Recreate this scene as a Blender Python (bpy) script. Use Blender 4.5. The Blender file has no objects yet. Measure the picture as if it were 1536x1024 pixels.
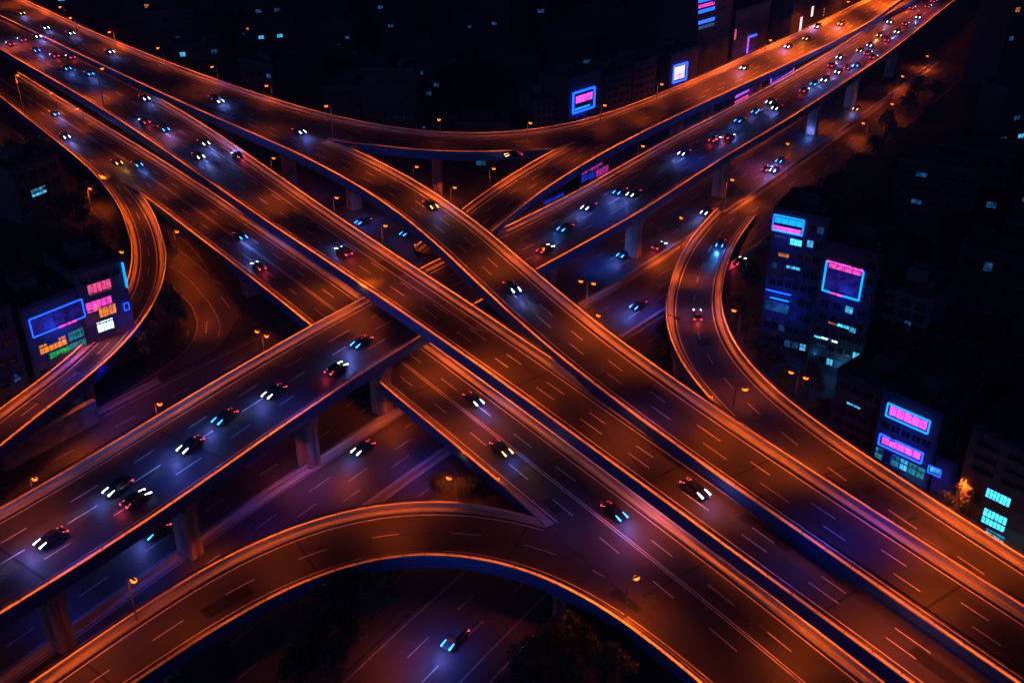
import bpy, bmesh, math, random
import numpy as np
from mathutils import Vector, Matrix
random.seed(7)
rad = math.radians
scene = bpy.context.scene
COL = scene.collection

# ------------------------------------------------------------ camera, world, moon, exposure
FPX, PITCH, HCAM = 1600.0, rad(29.5), 110.0
cam_d = bpy.data.cameras.new('camera'); cam = bpy.data.objects.new('camera', cam_d); COL.objects.link(cam)
cam.location = (0, 0, HCAM); cam.rotation_euler = (rad(90) - PITCH, 0, 0)
cam_d.sensor_width = 36.0; cam_d.lens = 36.0 * FPX / 1536.0
cam_d.clip_start = 1.0; cam_d.clip_end = 6000.0
scene.camera = cam

SUN_EL, SUN_ROT = rad(17), rad(200)
world = bpy.data.worlds.new('World'); scene.world = world; world.use_nodes = True
wn = world.node_tree; wn.nodes.clear()
sky = wn.nodes.new('ShaderNodeTexSky'); sky.sky_type = 'NISHITA'; sky.sun_disc = False
sky.sun_elevation = SUN_EL; sky.sun_rotation = SUN_ROT
tint = wn.nodes.new('ShaderNodeMix'); tint.data_type = 'RGBA'; tint.blend_type = 'MULTIPLY'; tint.inputs[0].default_value = 1.0
tint.inputs[7].default_value = (0.42, 0.09, 1.0, 1)
bgn = wn.nodes.new('ShaderNodeBackground'); bgn.inputs[1].default_value = 0.0042
wo = wn.nodes.new('ShaderNodeOutputWorld')
wn.links.new(sky.outputs[0], tint.inputs[6]); wn.links.new(tint.outputs[2], bgn.inputs[0]); wn.links.new(bgn.outputs[0], wo.inputs[0])

sun_d = bpy.data.lights.new('moon_light', 'SUN'); sun_d.energy = 0.24; sun_d.angle = rad(0.5); sun_d.color = (0.10, 0.30, 1.0)
sun = bpy.data.objects.new('moon_light', sun_d); COL.objects.link(sun)
# light travels from behind the camera (low, slightly left) towards the interchange
sun_dir = Vector((math.sin(rad(18)) * math.cos(SUN_EL), math.cos(rad(18)) * math.cos(SUN_EL), -math.sin(SUN_EL)))
sun.rotation_euler = sun_dir.to_track_quat('-Z', 'Y').to_euler()

scene.view_settings.view_transform = 'Standard'; scene.view_settings.look = 'None'
scene.view_settings.exposure = -0.2; scene.view_settings.gamma = 1.0; scene.view_settings.use_curve_mapping = False
scene.render.engine = 'CYCLES'
try:
    cy = scene.cycles
    cy.use_denoising = True; cy.use_light_tree = True
    cy.max_bounces = 5; cy.diffuse_bounces = 2; cy.glossy_bounces = 2; cy.transmission_bounces = 2
    cy.sample_clamp_indirect = 4.0; cy.caustics_reflective = False; cy.caustics_refractive = False
except Exception:
    pass

SP, CP = math.sin(PITCH), math.cos(PITCH)
def at(px, py, z=0.0):
    """point of the place, at height z, that the photograph shows at this pixel"""
    x, y = px - 768.0, py - 512.0
    t = (z - HCAM) / (-FPX * SP - y * CP)
    return Vector((x * t, (FPX * CP - y * SP) * t, z))
def ray(px, py):
    x, y = px - 768.0, py - 512.0
    return Vector((x, FPX * CP - y * SP, -FPX * SP - y * CP))
def proj(p):
    z = p[2] - HCAM; d = p[1] * CP - z * SP; u = p[1] * SP + z * CP
    return 768 + FPX * p[0] / d, 512 - FPX * u / d, d

# ------------------------------------------------------------ materials
def new_mat(name):
    m = bpy.data.materials.new(name); m.use_nodes = True
    nt = m.node_tree; b = nt.nodes['Principled BSDF']
    return m, nt, b
def plain(name, col, rough=0.6, metal=0.0, var=0.25, scale=0.6, coat=0.0):
    m, nt, b = new_mat(name)
    b.inputs['Roughness'].default_value = rough; b.inputs['Metallic'].default_value = metal
    if coat: b.inputs['Coat Weight'].default_value = coat
    tc = nt.nodes.new('ShaderNodeTexCoord'); n = nt.nodes.new('ShaderNodeTexNoise'); n.inputs['Scale'].default_value = scale; n.inputs['Detail'].default_value = 6
    r = nt.nodes.new('ShaderNodeValToRGB')
    lo = tuple(c * (1 - var) for c in col); hi = tuple(min(1, c * (1 + var)) for c in col)
    r.color_ramp.elements[0].position = 0.3; r.color_ramp.elements[0].color = (*lo, 1)
    r.color_ramp.elements[1].position = 0.7; r.color_ramp.elements[1].color = (*hi, 1)
    nt.links.new(tc.outputs['Object'], n.inputs['Vector']); nt.links.new(n.outputs[0], r.inputs[0]); nt.links.new(r.outputs[0], b.inputs['Base Color'])
    return m
def streaked(name, lo, hi, sx, sy, rough=0.6, patch=True, spec=0.5):
    """wear that runs along the road: UV x is metres across, y metres along"""
    m, nt, b = new_mat(name)
    b.inputs['Specular IOR Level'].default_value = spec
    uv = nt.nodes.new('ShaderNodeUVMap'); uv.uv_map = 'UVMap'
    mp = nt.nodes.new('ShaderNodeMapping'); mp.inputs['Scale'].default_value = (sx, sy, 1)
    n = nt.nodes.new('ShaderNodeTexNoise'); n.inputs['Scale'].default_value = 1.0; n.inputs['Detail'].default_value = 5; n.inputs['Roughness'].default_value = 0.65
    nt.links.new(uv.outputs[0], mp.inputs[0]); nt.links.new(mp.outputs[0], n.inputs['Vector'])
    src = n.outputs[0]
    n2 = nt.nodes.new('ShaderNodeTexNoise'); n2.inputs['Scale'].default_value = 0.12; n2.inputs['Detail'].default_value = 4
    n3 = nt.nodes.new('ShaderNodeTexNoise'); n3.inputs['Scale'].default_value = 9.0; n3.inputs['Detail'].default_value = 2
    nt.links.new(uv.outputs[0], n2.inputs['Vector']); nt.links.new(uv.outputs[0], n3.inputs['Vector'])
    a = nt.nodes.new('ShaderNodeMath'); a.operation = 'MULTIPLY_ADD'; a.inputs[1].default_value = 0.55 if patch else 0.2
    nt.links.new(n2.outputs[0], a.inputs[0]); nt.links.new(src, a.inputs[2])
    a2 = nt.nodes.new('ShaderNodeMath'); a2.operation = 'MULTIPLY_ADD'; a2.inputs[1].default_value = 0.45
    nt.links.new(n3.outputs[0], a2.inputs[0]); nt.links.new(a.outputs[0], a2.inputs[2])
    r = nt.nodes.new('ShaderNodeValToRGB')
    r.color_ramp.elements[0].position = 0.70; r.color_ramp.elements[0].color = (*lo, 1)
    r.color_ramp.elements[1].position = 1.15 if patch else 0.85; r.color_ramp.elements[1].color = (*hi, 1)
    r.color_ramp.elements[1].position = min(1.0, r.color_ramp.elements[1].position)
    nt.links.new(a2.outputs[0], r.inputs[0]); nt.links.new(r.outputs[0], b.inputs['Base Color'])
    rr = nt.nodes.new('ShaderNodeMapRange'); rr.inputs[1].default_value = 0.4; rr.inputs[2].default_value = 1.1
    rr.inputs[3].default_value = rough - 0.12; rr.inputs[4].default_value = rough + 0.12
    nt.links.new(a2.outputs[0], rr.inputs[0]); nt.links.new(rr.outputs[0], b.inputs['Roughness'])
    return m
def glow(name, col, strength, var=0.0, scale=2.0):
    m, nt, b = new_mat(name)
    b.inputs['Base Color'].default_value = (0.02, 0.02, 0.02, 1); b.inputs['Roughness'].default_value = 0.4
    b.inputs['Emission Color'].default_value = (*col, 1); b.inputs['Emission Strength'].default_value = strength
    if var:
        tc = nt.nodes.new('ShaderNodeTexCoord'); n = nt.nodes.new('ShaderNodeTexNoise'); n.inputs['Scale'].default_value = scale; n.inputs['Detail'].default_value = 3
        mr = nt.nodes.new('ShaderNodeMapRange'); mr.inputs[1].default_value = 0.35; mr.inputs[2].default_value = 0.65
        mr.inputs[3].default_value = strength * (1 - var); mr.inputs[4].default_value = strength * (1 + var)
        nt.links.new(tc.outputs['Object'], n.inputs['Vector']); nt.links.new(n.outputs[0], mr.inputs[0]); nt.links.new(mr.outputs[0], b.inputs['Emission Strength'])
    return m

SODIUM = (1.0, 0.128, 0.007)
M_ = dict(
    asphalt=streaked('asphalt', (0.018, 0.017, 0.018), (0.060, 0.055, 0.054), 1.6, 0.035, 0.52),
    concrete=streaked('parapet concrete', (0.14, 0.13, 0.11), (0.48, 0.46, 0.40), 5.0, 0.05, 0.7, patch=False),
    kerb=streaked('kerb concrete', (0.07, 0.065, 0.058), (0.46, 0.43, 0.38), 6.0, 0.04, 0.7, patch=False),
    fascia=streaked('blue painted girder', (0.005, 0.04, 0.16), (0.010, 0.075, 0.28), 2.0, 0.08, 0.5, patch=False),
    soffit=plain('deck underside', (0.16, 0.15, 0.15), 0.8),
    pier=streaked('pier concrete', (0.15, 0.10, 0.085), (0.34, 0.23, 0.19), 2.5, 0.12, 0.8, patch=False),
    steel=plain('rail steel', (0.10, 0.10, 0.11), 0.45, 0.6),
    patch=plain('asphalt repair', (0.012, 0.0115, 0.012), 0.75, var=0.3, scale=1.5),
    dark=plain('gutter', (0.012, 0.011, 0.011), 0.7),
    paint=plain('road paint', (0.78, 0.76, 0.72), 0.55, var=0.15, scale=1.5),
    paint_worn=plain('worn road paint', (0.48, 0.46, 0.45), 0.6, var=0.35, scale=0.8),
    strip=glow('added orange light strip', SODIUM, 32.0, 0.85, 0.028),  # emitter for the added strips that brighten the parapets
    lens=glow('sodium lamp lens', (1.0, 0.15, 0.010), 4.2),
    pole=plain('lamp pole', (0.22, 0.20, 0.19), 0.5, 0.3),
    soil=plain('ground soil', (0.022, 0.022, 0.020), 0.9, var=0.4, scale=0.12),
    grass=plain('verge grass', (0.03, 0.04, 0.018), 0.9, var=0.5, scale=0.4),
    bark=plain('bark', (0.05, 0.035, 0.025), 0.9),
    leaf=plain('foliage', (0.040, 0.060, 0.022), 0.65, var=0.55, scale=0.9),
    leaf2=plain('dry foliage', (0.060, 0.062, 0.022), 0.65, var=0.5, scale=0.9),
    roof=plain('roof felt', (0.030, 0.030, 0.034), 0.9),
    wall=plain('grey render', (0.030, 0.028, 0.032), 0.85, var=0.35, scale=0.25),
    wall2=plain('brown tile', (0.060, 0.042, 0.038), 0.8, var=0.35, scale=0.3),
    wall3=plain('dark cladding', (0.034, 0.032, 0.042), 0.7, var=0.35, scale=0.3),
    wallp=plain('pale concrete', (0.10, 0.088, 0.088), 0.85, var=0.3, scale=0.3),
    city1=plain('night-shaded grey render', (0.016, 0.015, 0.017), 0.9, var=0.35, scale=0.25),  # darkness of the unlit city put into these three wall colours
    city2=plain('night-shaded brown tile', (0.022, 0.016, 0.015), 0.9, var=0.35, scale=0.3),
    city3=plain('night-shaded cladding', (0.010, 0.010, 0.013), 0.8, var=0.35, scale=0.3),
    frame=plain('window frame', (0.06, 0.06, 0.07), 0.5),
    glass=plain('dark window glass', (0.008, 0.009, 0.013), 0.12, var=0.2),
    cyan=glow('cyan lit window', (0.08, 0.55, 0.95), 0.9, 0.6, 0.9),
    cyanb=glow('bright cyan window', (0.06, 0.62, 1.0), 2.2, 0.5, 1.2),
    coolw=glow('white lit window', (0.55, 0.75, 1.0), 2.6, 0.4, 1.5),
    dimc=glow('dim blue window', (0.03, 0.22, 0.62), 0.24, 0.8, 0.7),
    warm=glow('warm lit window', (1.0, 0.28, 0.08), 0.5, 0.6, 1.2),
    nblue=glow('blue neon tube', (0.008, 0.075, 1.0), 3.8),
    ncyan=glow('cyan neon tube', (0.004, 0.26, 1.0), 2.4),
    npink=glow('pink neon tube', (0.85, 0.09, 0.72), 1.5, 0.35, 1.3),
    nmag=glow('magenta lit panel', (0.95, 0.07, 0.55), 1.2, 0.45, 1.6),
    nrose=glow('rose lit panel', (1.0, 0.10, 0.30), 1.0, 0.45, 1.6),
    nora=glow('orange lit panel', (1.0, 0.26, 0.02), 1.1, 0.4, 1.4),
    ngreen=glow('green lit panel', (0.03, 0.75, 0.14), 0.55, 0.5, 1.6),
    nteal=glow('teal lit panel', (0.03, 0.50, 0.60), 0.45, 0.5, 1.6),
    nviolet=glow('violet neon', (0.42, 0.10, 1.0), 1.6, 0.3, 1.2),
    nwhite=glow('white sign panel', (1.0, 0.72, 0.75), 1.6, 0.3, 1.4),
    screen=glow('dark blue screen', (0.03, 0.02, 0.45), 0.32, 0.8, 1.2),
    screenb=glow('dim blue counter', (0.01, 0.05, 0.9), 0.5, 0.6, 1.0),
    nmagd=glow('dim magenta panel', (0.8, 0.05, 0.55), 0.5, 0.6, 1.6),
    car1=plain('black car paint', (0.012, 0.012, 0.015), 0.25, 0.2, coat=0.6),
    car2=plain('dark blue car paint', (0.015, 0.025, 0.06), 0.25, 0.2, coat=0.6),
    car3=plain('grey car paint', (0.09, 0.09, 0.10), 0.3, 0.4, coat=0.6),
    car4=plain('charcoal van paint', (0.03, 0.03, 0.032), 0.35, coat=0.4),
    tyre=plain('tyre rubber', (0.012, 0.012, 0.012), 0.9),
    rim=plain('wheel rim', (0.25, 0.25, 0.27), 0.35, 0.8),
    headw=glow('white headlight', (0.62, 0.78, 1.0), 9.0),
    headb=glow('blue headlight', (0.02, 0.28, 1.0), 7.0),
    heado=glow('warm headlight', (1.0, 0.42, 0.12), 6.0),
    tail=glow('red tail light', (1.0, 0.05, 0.12), 4.0),
    stone=plain('stone blocks', (0.22, 0.20, 0.20), 0.85, var=0.5, scale=0.5),
)

# ------------------------------------------------------------ object helpers
def tag(o, label, cat, group=None, kind=None):
    if label: o['label'] = label
    if cat: o['category'] = cat
    if group: o['group'] = group
    if kind: o['kind'] = kind
    return o
def empty(name, loc=(0, 0, 0), rz=0.0):
    o = bpy.data.objects.new(name, None); COL.objects.link(o)
    o.location = loc; o.rotation_euler = (0, 0, rz); o.empty_display_size = 0.5
    return o
class MB:
    """collects vertices and faces of ONE mesh object"""
    def __init__(s): s.v = []; s.f = []; s.uv = []; s.mi = []; s.cur = 0
    def face(s, pts, uvs=None):
        i = len(s.v); s.v += [tuple(p) for p in pts]; s.f.append(tuple(range(i, i + len(pts))))
        s.uv.append(uvs or [(p[0], p[1]) for p in pts]); s.mi.append(s.cur)
    def box(s, x0, y0, z0, x1, y1, z1, T=None):
        c = [Vector((x, y, z)) for z in (z0, z1) for y in (y0, y1) for x in (x0, x1)]
        if T: c = [T @ q for q in c]
        dx, dy, dz = x1 - x0, y1 - y0, z1 - z0
        for q, (a, b) in (((0, 2, 3, 1), (dy, dx)), ((4, 5, 7, 6), (dx, dy)), ((0, 1, 5, 4), (dx, dz)), ((1, 3, 7, 5), (dy, dz)), ((3, 2, 6, 7), (dx, dz)), ((2, 0, 4, 6), (dy, dz))):
            s.face([c[k] for k in q], [(0, 0), (a, 0), (a, b), (0, b)])
    def tube(s, p, r, n=8, caps=True):
        p = [Vector(q) for q in p]
        if not isinstance(r, (list, tuple)): r = [r] * len(p)
        rings = []
        for i, q in enumerate(p):
            d = (p[min(i + 1, len(p) - 1)] - p[max(i - 1, 0)]).normalized()
            a = Vector((0, 0, 1)) if abs(d.z) < 0.9 else Vector((1, 0, 0))
            u = d.cross(a).normalized(); w = d.cross(u)
            rings.append([q + (u * math.cos(2 * math.pi * k / n) + w * math.sin(2 * math.pi * k / n)) * r[i] for k in range(n)])
        for i in range(len(rings) - 1):
            for k in range(n):
                s.face([rings[i][k], rings[i][(k + 1) % n], rings[i + 1][(k + 1) % n], rings[i + 1][k]], [(k, i), (k + 1, i), (k + 1, i + 1), (k, i + 1)])
        if caps:
            s.face(list(reversed(rings[0]))); s.face(rings[-1])
    def mesh(s, name, mats, smooth=False, merge=True):
        me = bpy.data.meshes.new(name); me.from_pydata(s.v, [], s.f)
        uvl = me.uv_layers.new(name='UVMap')
        flat = [c for f in s.uv for q in f for c in q]
        uvl.data.foreach_set('uv', flat)
        for m in (mats if isinstance(mats, (list, tuple)) else [mats]): me.materials.append(m)
        me.polygons.foreach_set('material_index', s.mi)
        if merge or smooth:
            bm = bmesh.new(); bm.from_mesh(me); bmesh.ops.remove_doubles(bm, verts=bm.verts, dist=0.0005)
            bmesh.ops.recalc_face_normals(bm, faces=bm.faces); bm.to_mesh(me); bm.free()
        if smooth: me.polygons.foreach_set('use_smooth', [True] * len(me.polygons))
        me.update(); return me
    def build(s, name, mats, parent=None, smooth=False, merge=True):
        return link(name, s.mesh(name, mats, smooth, merge), parent)
def link(name, me, parent=None, loc=None, rz=None):
    o = bpy.data.objects.new(name, me); COL.objects.link(o)
    if parent is not None: o.parent = parent
    if loc is not None: o.location = loc
    if rz is not None: o.rotation_euler = (0, 0, rz)
    return o
def copy_tree(o, parent=None):
    c = o.copy(); COL.objects.link(c)
    if parent is not None: c.parent = parent
    for ch in list(o.children): copy_tree(ch, c)
    return c
ORD = ['first', 'second', 'third', 'fourth', 'fifth', 'sixth', 'seventh', 'eighth', 'ninth', 'tenth', 'eleventh', 'twelfth', 'thirteenth', 'fourteenth', 'fifteenth', 'sixteenth', 'seventeenth', 'eighteenth', 'nineteenth', 'twentieth']
for t_ in ('twenty', 'thirty', 'forty'):
    ORD += [t_ + '-' + w for w in ORD[:9]] + [{'twenty': 'thirtieth', 'thirty': 'fortieth', 'forty': 'fiftieth'}[t_]]
def spot(name, loc, target, energy, col, ang=150, blend=1.0, size=0.25, parent=None):
    d = bpy.data.lights.new(name, 'SPOT'); d.energy = energy; d.color = col; d.spot_size = rad(ang); d.spot_blend = blend; d.shadow_soft_size = size
    o = bpy.data.objects.new(name, d); COL.objects.link(o); o.location = loc
    v = Vector(target) - Vector(loc); o.rotation_euler = v.to_track_quat('-Z', 'Y').to_euler()
    if parent is not None: o.parent = parent
    return o
ROADS = {
 'A': [(-91.6,83.3,12.00,10.03),(-86.7,89.6,12.00,10.02),(-81.7,95.9,12.00,10.00),(-76.8,102.3,12.00,9.99),(-72.0,108.6,12.00,9.97),(-67.2,115.1,12.00,9.96),(-62.7,121.6,12.00,9.94),(-58.2,128.3,12.00,9.92),(-54.0,135.1,12.00,9.91),(-49.8,141.9,12.00,9.89),(-45.6,148.7,12.00,9.87),(-41.3,155.4,12.00,9.85),(-36.9,162.1,12.00,9.84),(-32.4,168.8,12.00,9.82),(-27.8,175.3,12.00,9.80),(-23.1,181.8,12.00,9.78),(-18.3,188.2,12.00,9.77),(-13.5,194.5,12.00,9.75),(-8.5,200.8,12.00,9.74),(-3.5,207.0,12.00,9.72),(1.6,213.2,12.00,9.71),(6.7,219.4,12.00,9.70),(11.7,225.6,12.00,9.69),(16.7,231.9,12.00,9.68),(21.6,238.2,12.00,9.67),(26.3,244.7,12.00,9.66),(30.9,251.2,12.00,9.65),(35.5,257.8,12.00,9.63),(40.0,264.3,12.00,9.61),(44.7,270.9,12.00,9.59),(49.3,277.4,12.00,9.57),(54.1,283.8,12.00,9.54),(58.9,290.2,12.00,9.50),(63.8,296.5,12.00,9.46),(68.6,302.9,12.00,9.41),(73.4,309.3,12.00,9.35),(78.1,315.8,12.00,9.30),(82.8,322.3,12.00,9.24),(87.5,328.8,12.00,9.17),(92.1,335.3,12.00,9.11),(96.7,341.8,12.00,9.05),(101.3,348.4,12.00,9.00),(105.9,354.9,12.00,8.94),(110.5,361.5,12.00,8.90),(115.1,368.0,12.00,8.85),(119.6,374.6,12.00,8.82),(124.1,381.2,12.00,8.79),(128.5,387.9,12.00,8.77),(132.9,394.6,12.00,8.75),(137.2,401.3,12.00,8.74),(141.5,408.1,12.00,8.73),(145.7,414.9,12.00,8.73),(149.9,421.7,12.00,8.74),(154.2,428.5,12.00,8.75),(158.4,435.3,12.00,8.76),(162.6,442.0,12.00,8.77),(166.9,448.8,12.00,8.79),(171.2,455.6,12.00,8.80),(175.4,462.4,12.00,8.82),(179.7,469.1,12.00,8.83),(184.0,475.9,12.00,8.85),(188.3,482.6,12.00,8.86),(192.6,489.3,12.00,8.87),(197.0,496.1,12.00,8.89),(201.3,502.8,12.00,8.90),(205.6,509.5,12.00,8.91),(210.0,516.2,12.00,8.91),(214.3,523.0,12.00,8.92),(218.6,529.7,12.00,8.92),(223.0,536.4,12.00,8.93),(227.3,543.1,12.00,8.93),(231.7,549.8,12.00,8.93),(236.0,556.6,12.00,8.94),(240.4,563.3,12.00,8.94),(244.7,570.0,12.00,8.94),(248.9,576.5,12.00,8.94)],
 'J': [(-15.7,208.1,13.37,5.93),(-12.5,215.4,13.47,5.94),(-9.1,222.6,13.57,5.96),(-5.7,229.9,13.67,5.98),(-2.1,237.0,13.77,6.00),(1.6,244.1,13.84,6.01),(5.6,251.0,13.91,6.03),(9.7,257.9,13.95,6.04),(14.0,264.6,13.97,6.05),(18.4,271.3,13.99,6.07),(23.0,277.9,14.00,6.08),(27.7,284.3,14.00,6.09),(32.4,290.8,14.00,6.10),(37.3,297.2,14.00,6.10),(42.2,303.5,14.00,6.11),(47.1,309.8,14.00,6.11),(52.1,316.1,14.00,6.12),(57.1,322.3,14.00,6.12),(62.1,328.5,14.00,6.12),(67.1,334.8,14.00,6.13),(72.1,341.0,14.00,6.13),(77.1,347.3,14.00,6.13),(82.0,353.5,14.00,6.13),(87.0,359.8,14.00,6.13),(92.0,366.1,14.00,6.13),(96.9,372.4,14.00,6.13),(101.8,378.7,14.00,6.13),(106.7,385.0,14.00,6.13),(111.5,391.4,14.00,6.13),(116.3,397.8,14.00,6.13),(121.1,404.3,14.00,6.13),(125.7,410.8,14.00,6.13),(130.2,417.4,14.00,6.13),(134.6,424.1,14.00,6.13),(138.9,430.8,14.00,6.13),(143.1,437.7,14.00,6.13),(147.2,444.5,14.00,6.13),(151.3,451.3,14.00,6.13),(155.5,458.2,14.00,6.13),(159.8,464.9,14.00,6.13),(164.1,471.7,14.00,6.13),(168.5,478.3,14.00,6.13),(173.0,485.0,14.00,6.13),(177.6,491.5,14.00,6.13),(182.1,498.1,14.00,6.13),(186.7,504.7,14.00,6.13),(191.3,511.2,14.00,6.13),(195.8,517.8,14.00,6.13),(200.4,524.4,14.00,6.13),(205.0,530.9,14.00,6.13),(209.6,537.5,14.00,6.13),(214.2,544.0,14.00,6.13),(218.8,550.6,14.00,6.13),(223.4,557.1,14.00,6.13),(227.6,563.2,14.00,6.13)],
 'H': [(-260.2,503.3,17.50,7.75),(-255.0,497.2,17.50,7.75),(-249.8,491.2,17.50,7.75),(-244.6,485.1,17.50,7.75),(-239.4,479.0,17.50,7.75),(-234.2,472.9,17.50,7.75),(-228.9,466.9,17.50,7.75),(-223.7,460.8,17.50,7.75),(-218.5,454.7,17.50,7.75),(-213.3,448.7,17.50,7.75),(-208.1,442.6,17.50,7.75),(-202.8,436.6,17.50,7.75),(-197.6,430.5,17.50,7.75),(-192.3,424.5,17.50,7.75),(-187.0,418.5,17.50,7.75),(-181.8,412.5,17.50,7.75),(-176.6,406.4,17.50,7.75),(-171.5,400.2,17.50,7.75),(-166.3,394.1,17.50,7.75),(-161.1,388.0,17.50,7.75),(-155.8,382.0,17.50,7.75),(-150.5,376.1,17.50,7.75),(-145.1,370.2,17.51,7.75),(-139.6,364.3,17.51,7.75),(-134.2,358.5,17.53,7.75),(-128.7,352.6,17.56,7.75),(-123.3,346.8,17.60,7.75),(-117.8,340.9,17.66,7.75),(-112.3,335.1,17.74,7.75),(-106.8,329.3,17.84,7.75),(-101.2,323.6,17.94,7.75),(-95.6,317.9,18.04,7.75),(-89.9,312.3,18.12,7.75),(-84.1,306.7,18.16,7.75),(-78.2,301.3,18.16,7.75),(-72.2,296.1,18.08,7.75),(-65.9,291.2,17.93,7.75),(-59.3,286.6,17.68,7.75),(-52.4,282.6,17.35,7.75),(-45.1,279.3,16.93,7.75),(-37.6,276.7,16.45,7.75),(-29.7,275.0,15.95,7.75),(-21.8,274.2,15.46,7.75),(-13.8,274.4,15.02,7.75),(-5.9,275.5,14.67,7.75),(1.9,277.6,14.41,7.75),(9.3,280.5,14.23,7.75),(16.4,284.3,14.12,7.75),(23.0,288.8,14.06,7.75),(29.1,293.8,14.02,7.75),(34.9,299.4,14.01,7.75),(40.4,305.2,14.00,7.75),(45.7,311.2,14.00,7.75),(50.9,317.3,14.00,7.75),(56.0,323.5,14.00,7.75),(61.0,329.7,14.00,7.75),(66.0,335.9,14.00,7.75),(70.9,342.2,14.00,7.75),(75.8,348.6,14.00,7.75),(80.6,354.9,14.00,7.75),(85.5,361.3,14.00,7.75),(90.3,367.7,14.00,7.75),(95.2,374.1,14.00,7.75),(100.0,380.4,14.00,7.75),(104.9,386.7,14.00,7.75),(109.8,393.1,14.00,7.75),(114.6,399.5,14.00,7.75),(119.4,405.9,14.00,7.75),(124.1,412.3,14.00,7.75),(128.8,418.8,14.00,7.75),(133.5,425.3,14.00,7.75),(138.2,431.8,14.00,7.75),(142.8,438.3,14.00,7.75),(147.5,444.8,14.00,7.75),(152.2,451.3,14.00,7.75),(156.9,457.7,14.00,7.75),(161.6,464.2,14.00,7.75),(166.4,470.6,14.00,7.75),(171.1,477.1,14.00,7.75),(175.9,483.5,14.00,7.75),(180.6,489.9,14.00,7.75),(185.4,496.4,14.00,7.75),(190.1,502.8,14.00,7.75),(194.9,509.2,14.00,7.75),(199.7,515.6,14.00,7.75),(204.4,522.1,14.00,7.75),(209.2,528.5,14.00,7.75),(214.0,534.9,14.00,7.75),(218.7,541.4,14.00,7.75),(223.5,547.8,14.00,7.75),(227.4,553.1,14.00,7.75)],
 'C': [(-229.3,461.6,17.50,6.24),(-224.0,455.6,17.50,6.24),(-218.7,449.7,17.50,6.24),(-213.4,443.7,17.50,6.24),(-208.1,437.7,17.50,6.24),(-202.8,431.7,17.50,6.24),(-197.5,425.7,17.50,6.24),(-192.2,419.7,17.50,6.24),(-186.9,413.7,17.50,6.24),(-181.6,407.7,17.50,6.24),(-176.3,401.7,17.50,6.24),(-171.0,395.7,17.50,6.24),(-165.7,389.7,17.50,6.24),(-160.4,383.7,17.50,6.24),(-155.1,377.8,17.50,6.24),(-149.8,371.8,17.50,6.24),(-144.5,365.8,17.50,6.24),(-139.2,359.8,17.50,6.25),(-133.8,353.9,17.50,6.25),(-128.5,347.9,17.50,6.25),(-123.2,341.9,17.51,6.25),(-117.8,336.0,17.52,6.25),(-112.5,330.0,17.54,6.26),(-107.2,324.0,17.57,6.26),(-101.9,318.1,17.61,6.26),(-96.6,312.1,17.66,6.27),(-91.2,306.1,17.73,6.27),(-85.9,300.2,17.82,6.27),(-80.5,294.2,17.92,6.27),(-75.1,288.3,18.03,6.28),(-69.7,282.4,18.15,6.28),(-64.3,276.5,18.28,6.28),(-58.9,270.6,18.41,6.28),(-53.6,264.6,18.53,6.28),(-48.4,258.6,18.65,6.28),(-43.3,252.4,18.75,6.28),(-38.3,246.2,18.83,6.27),(-33.4,239.8,18.89,6.27),(-28.7,233.4,18.94,6.26),(-24.2,226.7,18.97,6.25),(-19.9,220.0,18.98,6.23),(-15.9,213.1,18.99,6.22),(-12.0,206.1,19.00,6.20),(-8.3,199.0,19.00,6.19),(-4.8,191.8,19.00,6.17),(-1.2,184.6,19.00,6.15),(2.3,177.5,19.00,6.12),(6.0,170.3,19.00,6.10),(9.7,163.3,19.00,6.07),(13.6,156.3,19.00,6.04),(17.7,149.4,19.00,6.02),(21.9,142.6,19.00,5.99),(26.2,135.9,19.00,5.96),(30.6,129.2,19.00,5.94),(35.1,122.5,19.00,5.91),(39.6,115.9,19.00,5.89),(44.1,109.4,19.00,5.86),(48.7,102.8,19.00,5.84),(53.3,96.2,19.00,5.82),(57.9,89.7,19.00,5.79),(62.5,83.1,19.00,5.77),(67.0,76.6,19.00,5.75),(71.6,70.0,19.00,5.73),(76.2,63.5,19.00,5.71),(80.1,58.0,19.00,5.70)],
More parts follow.
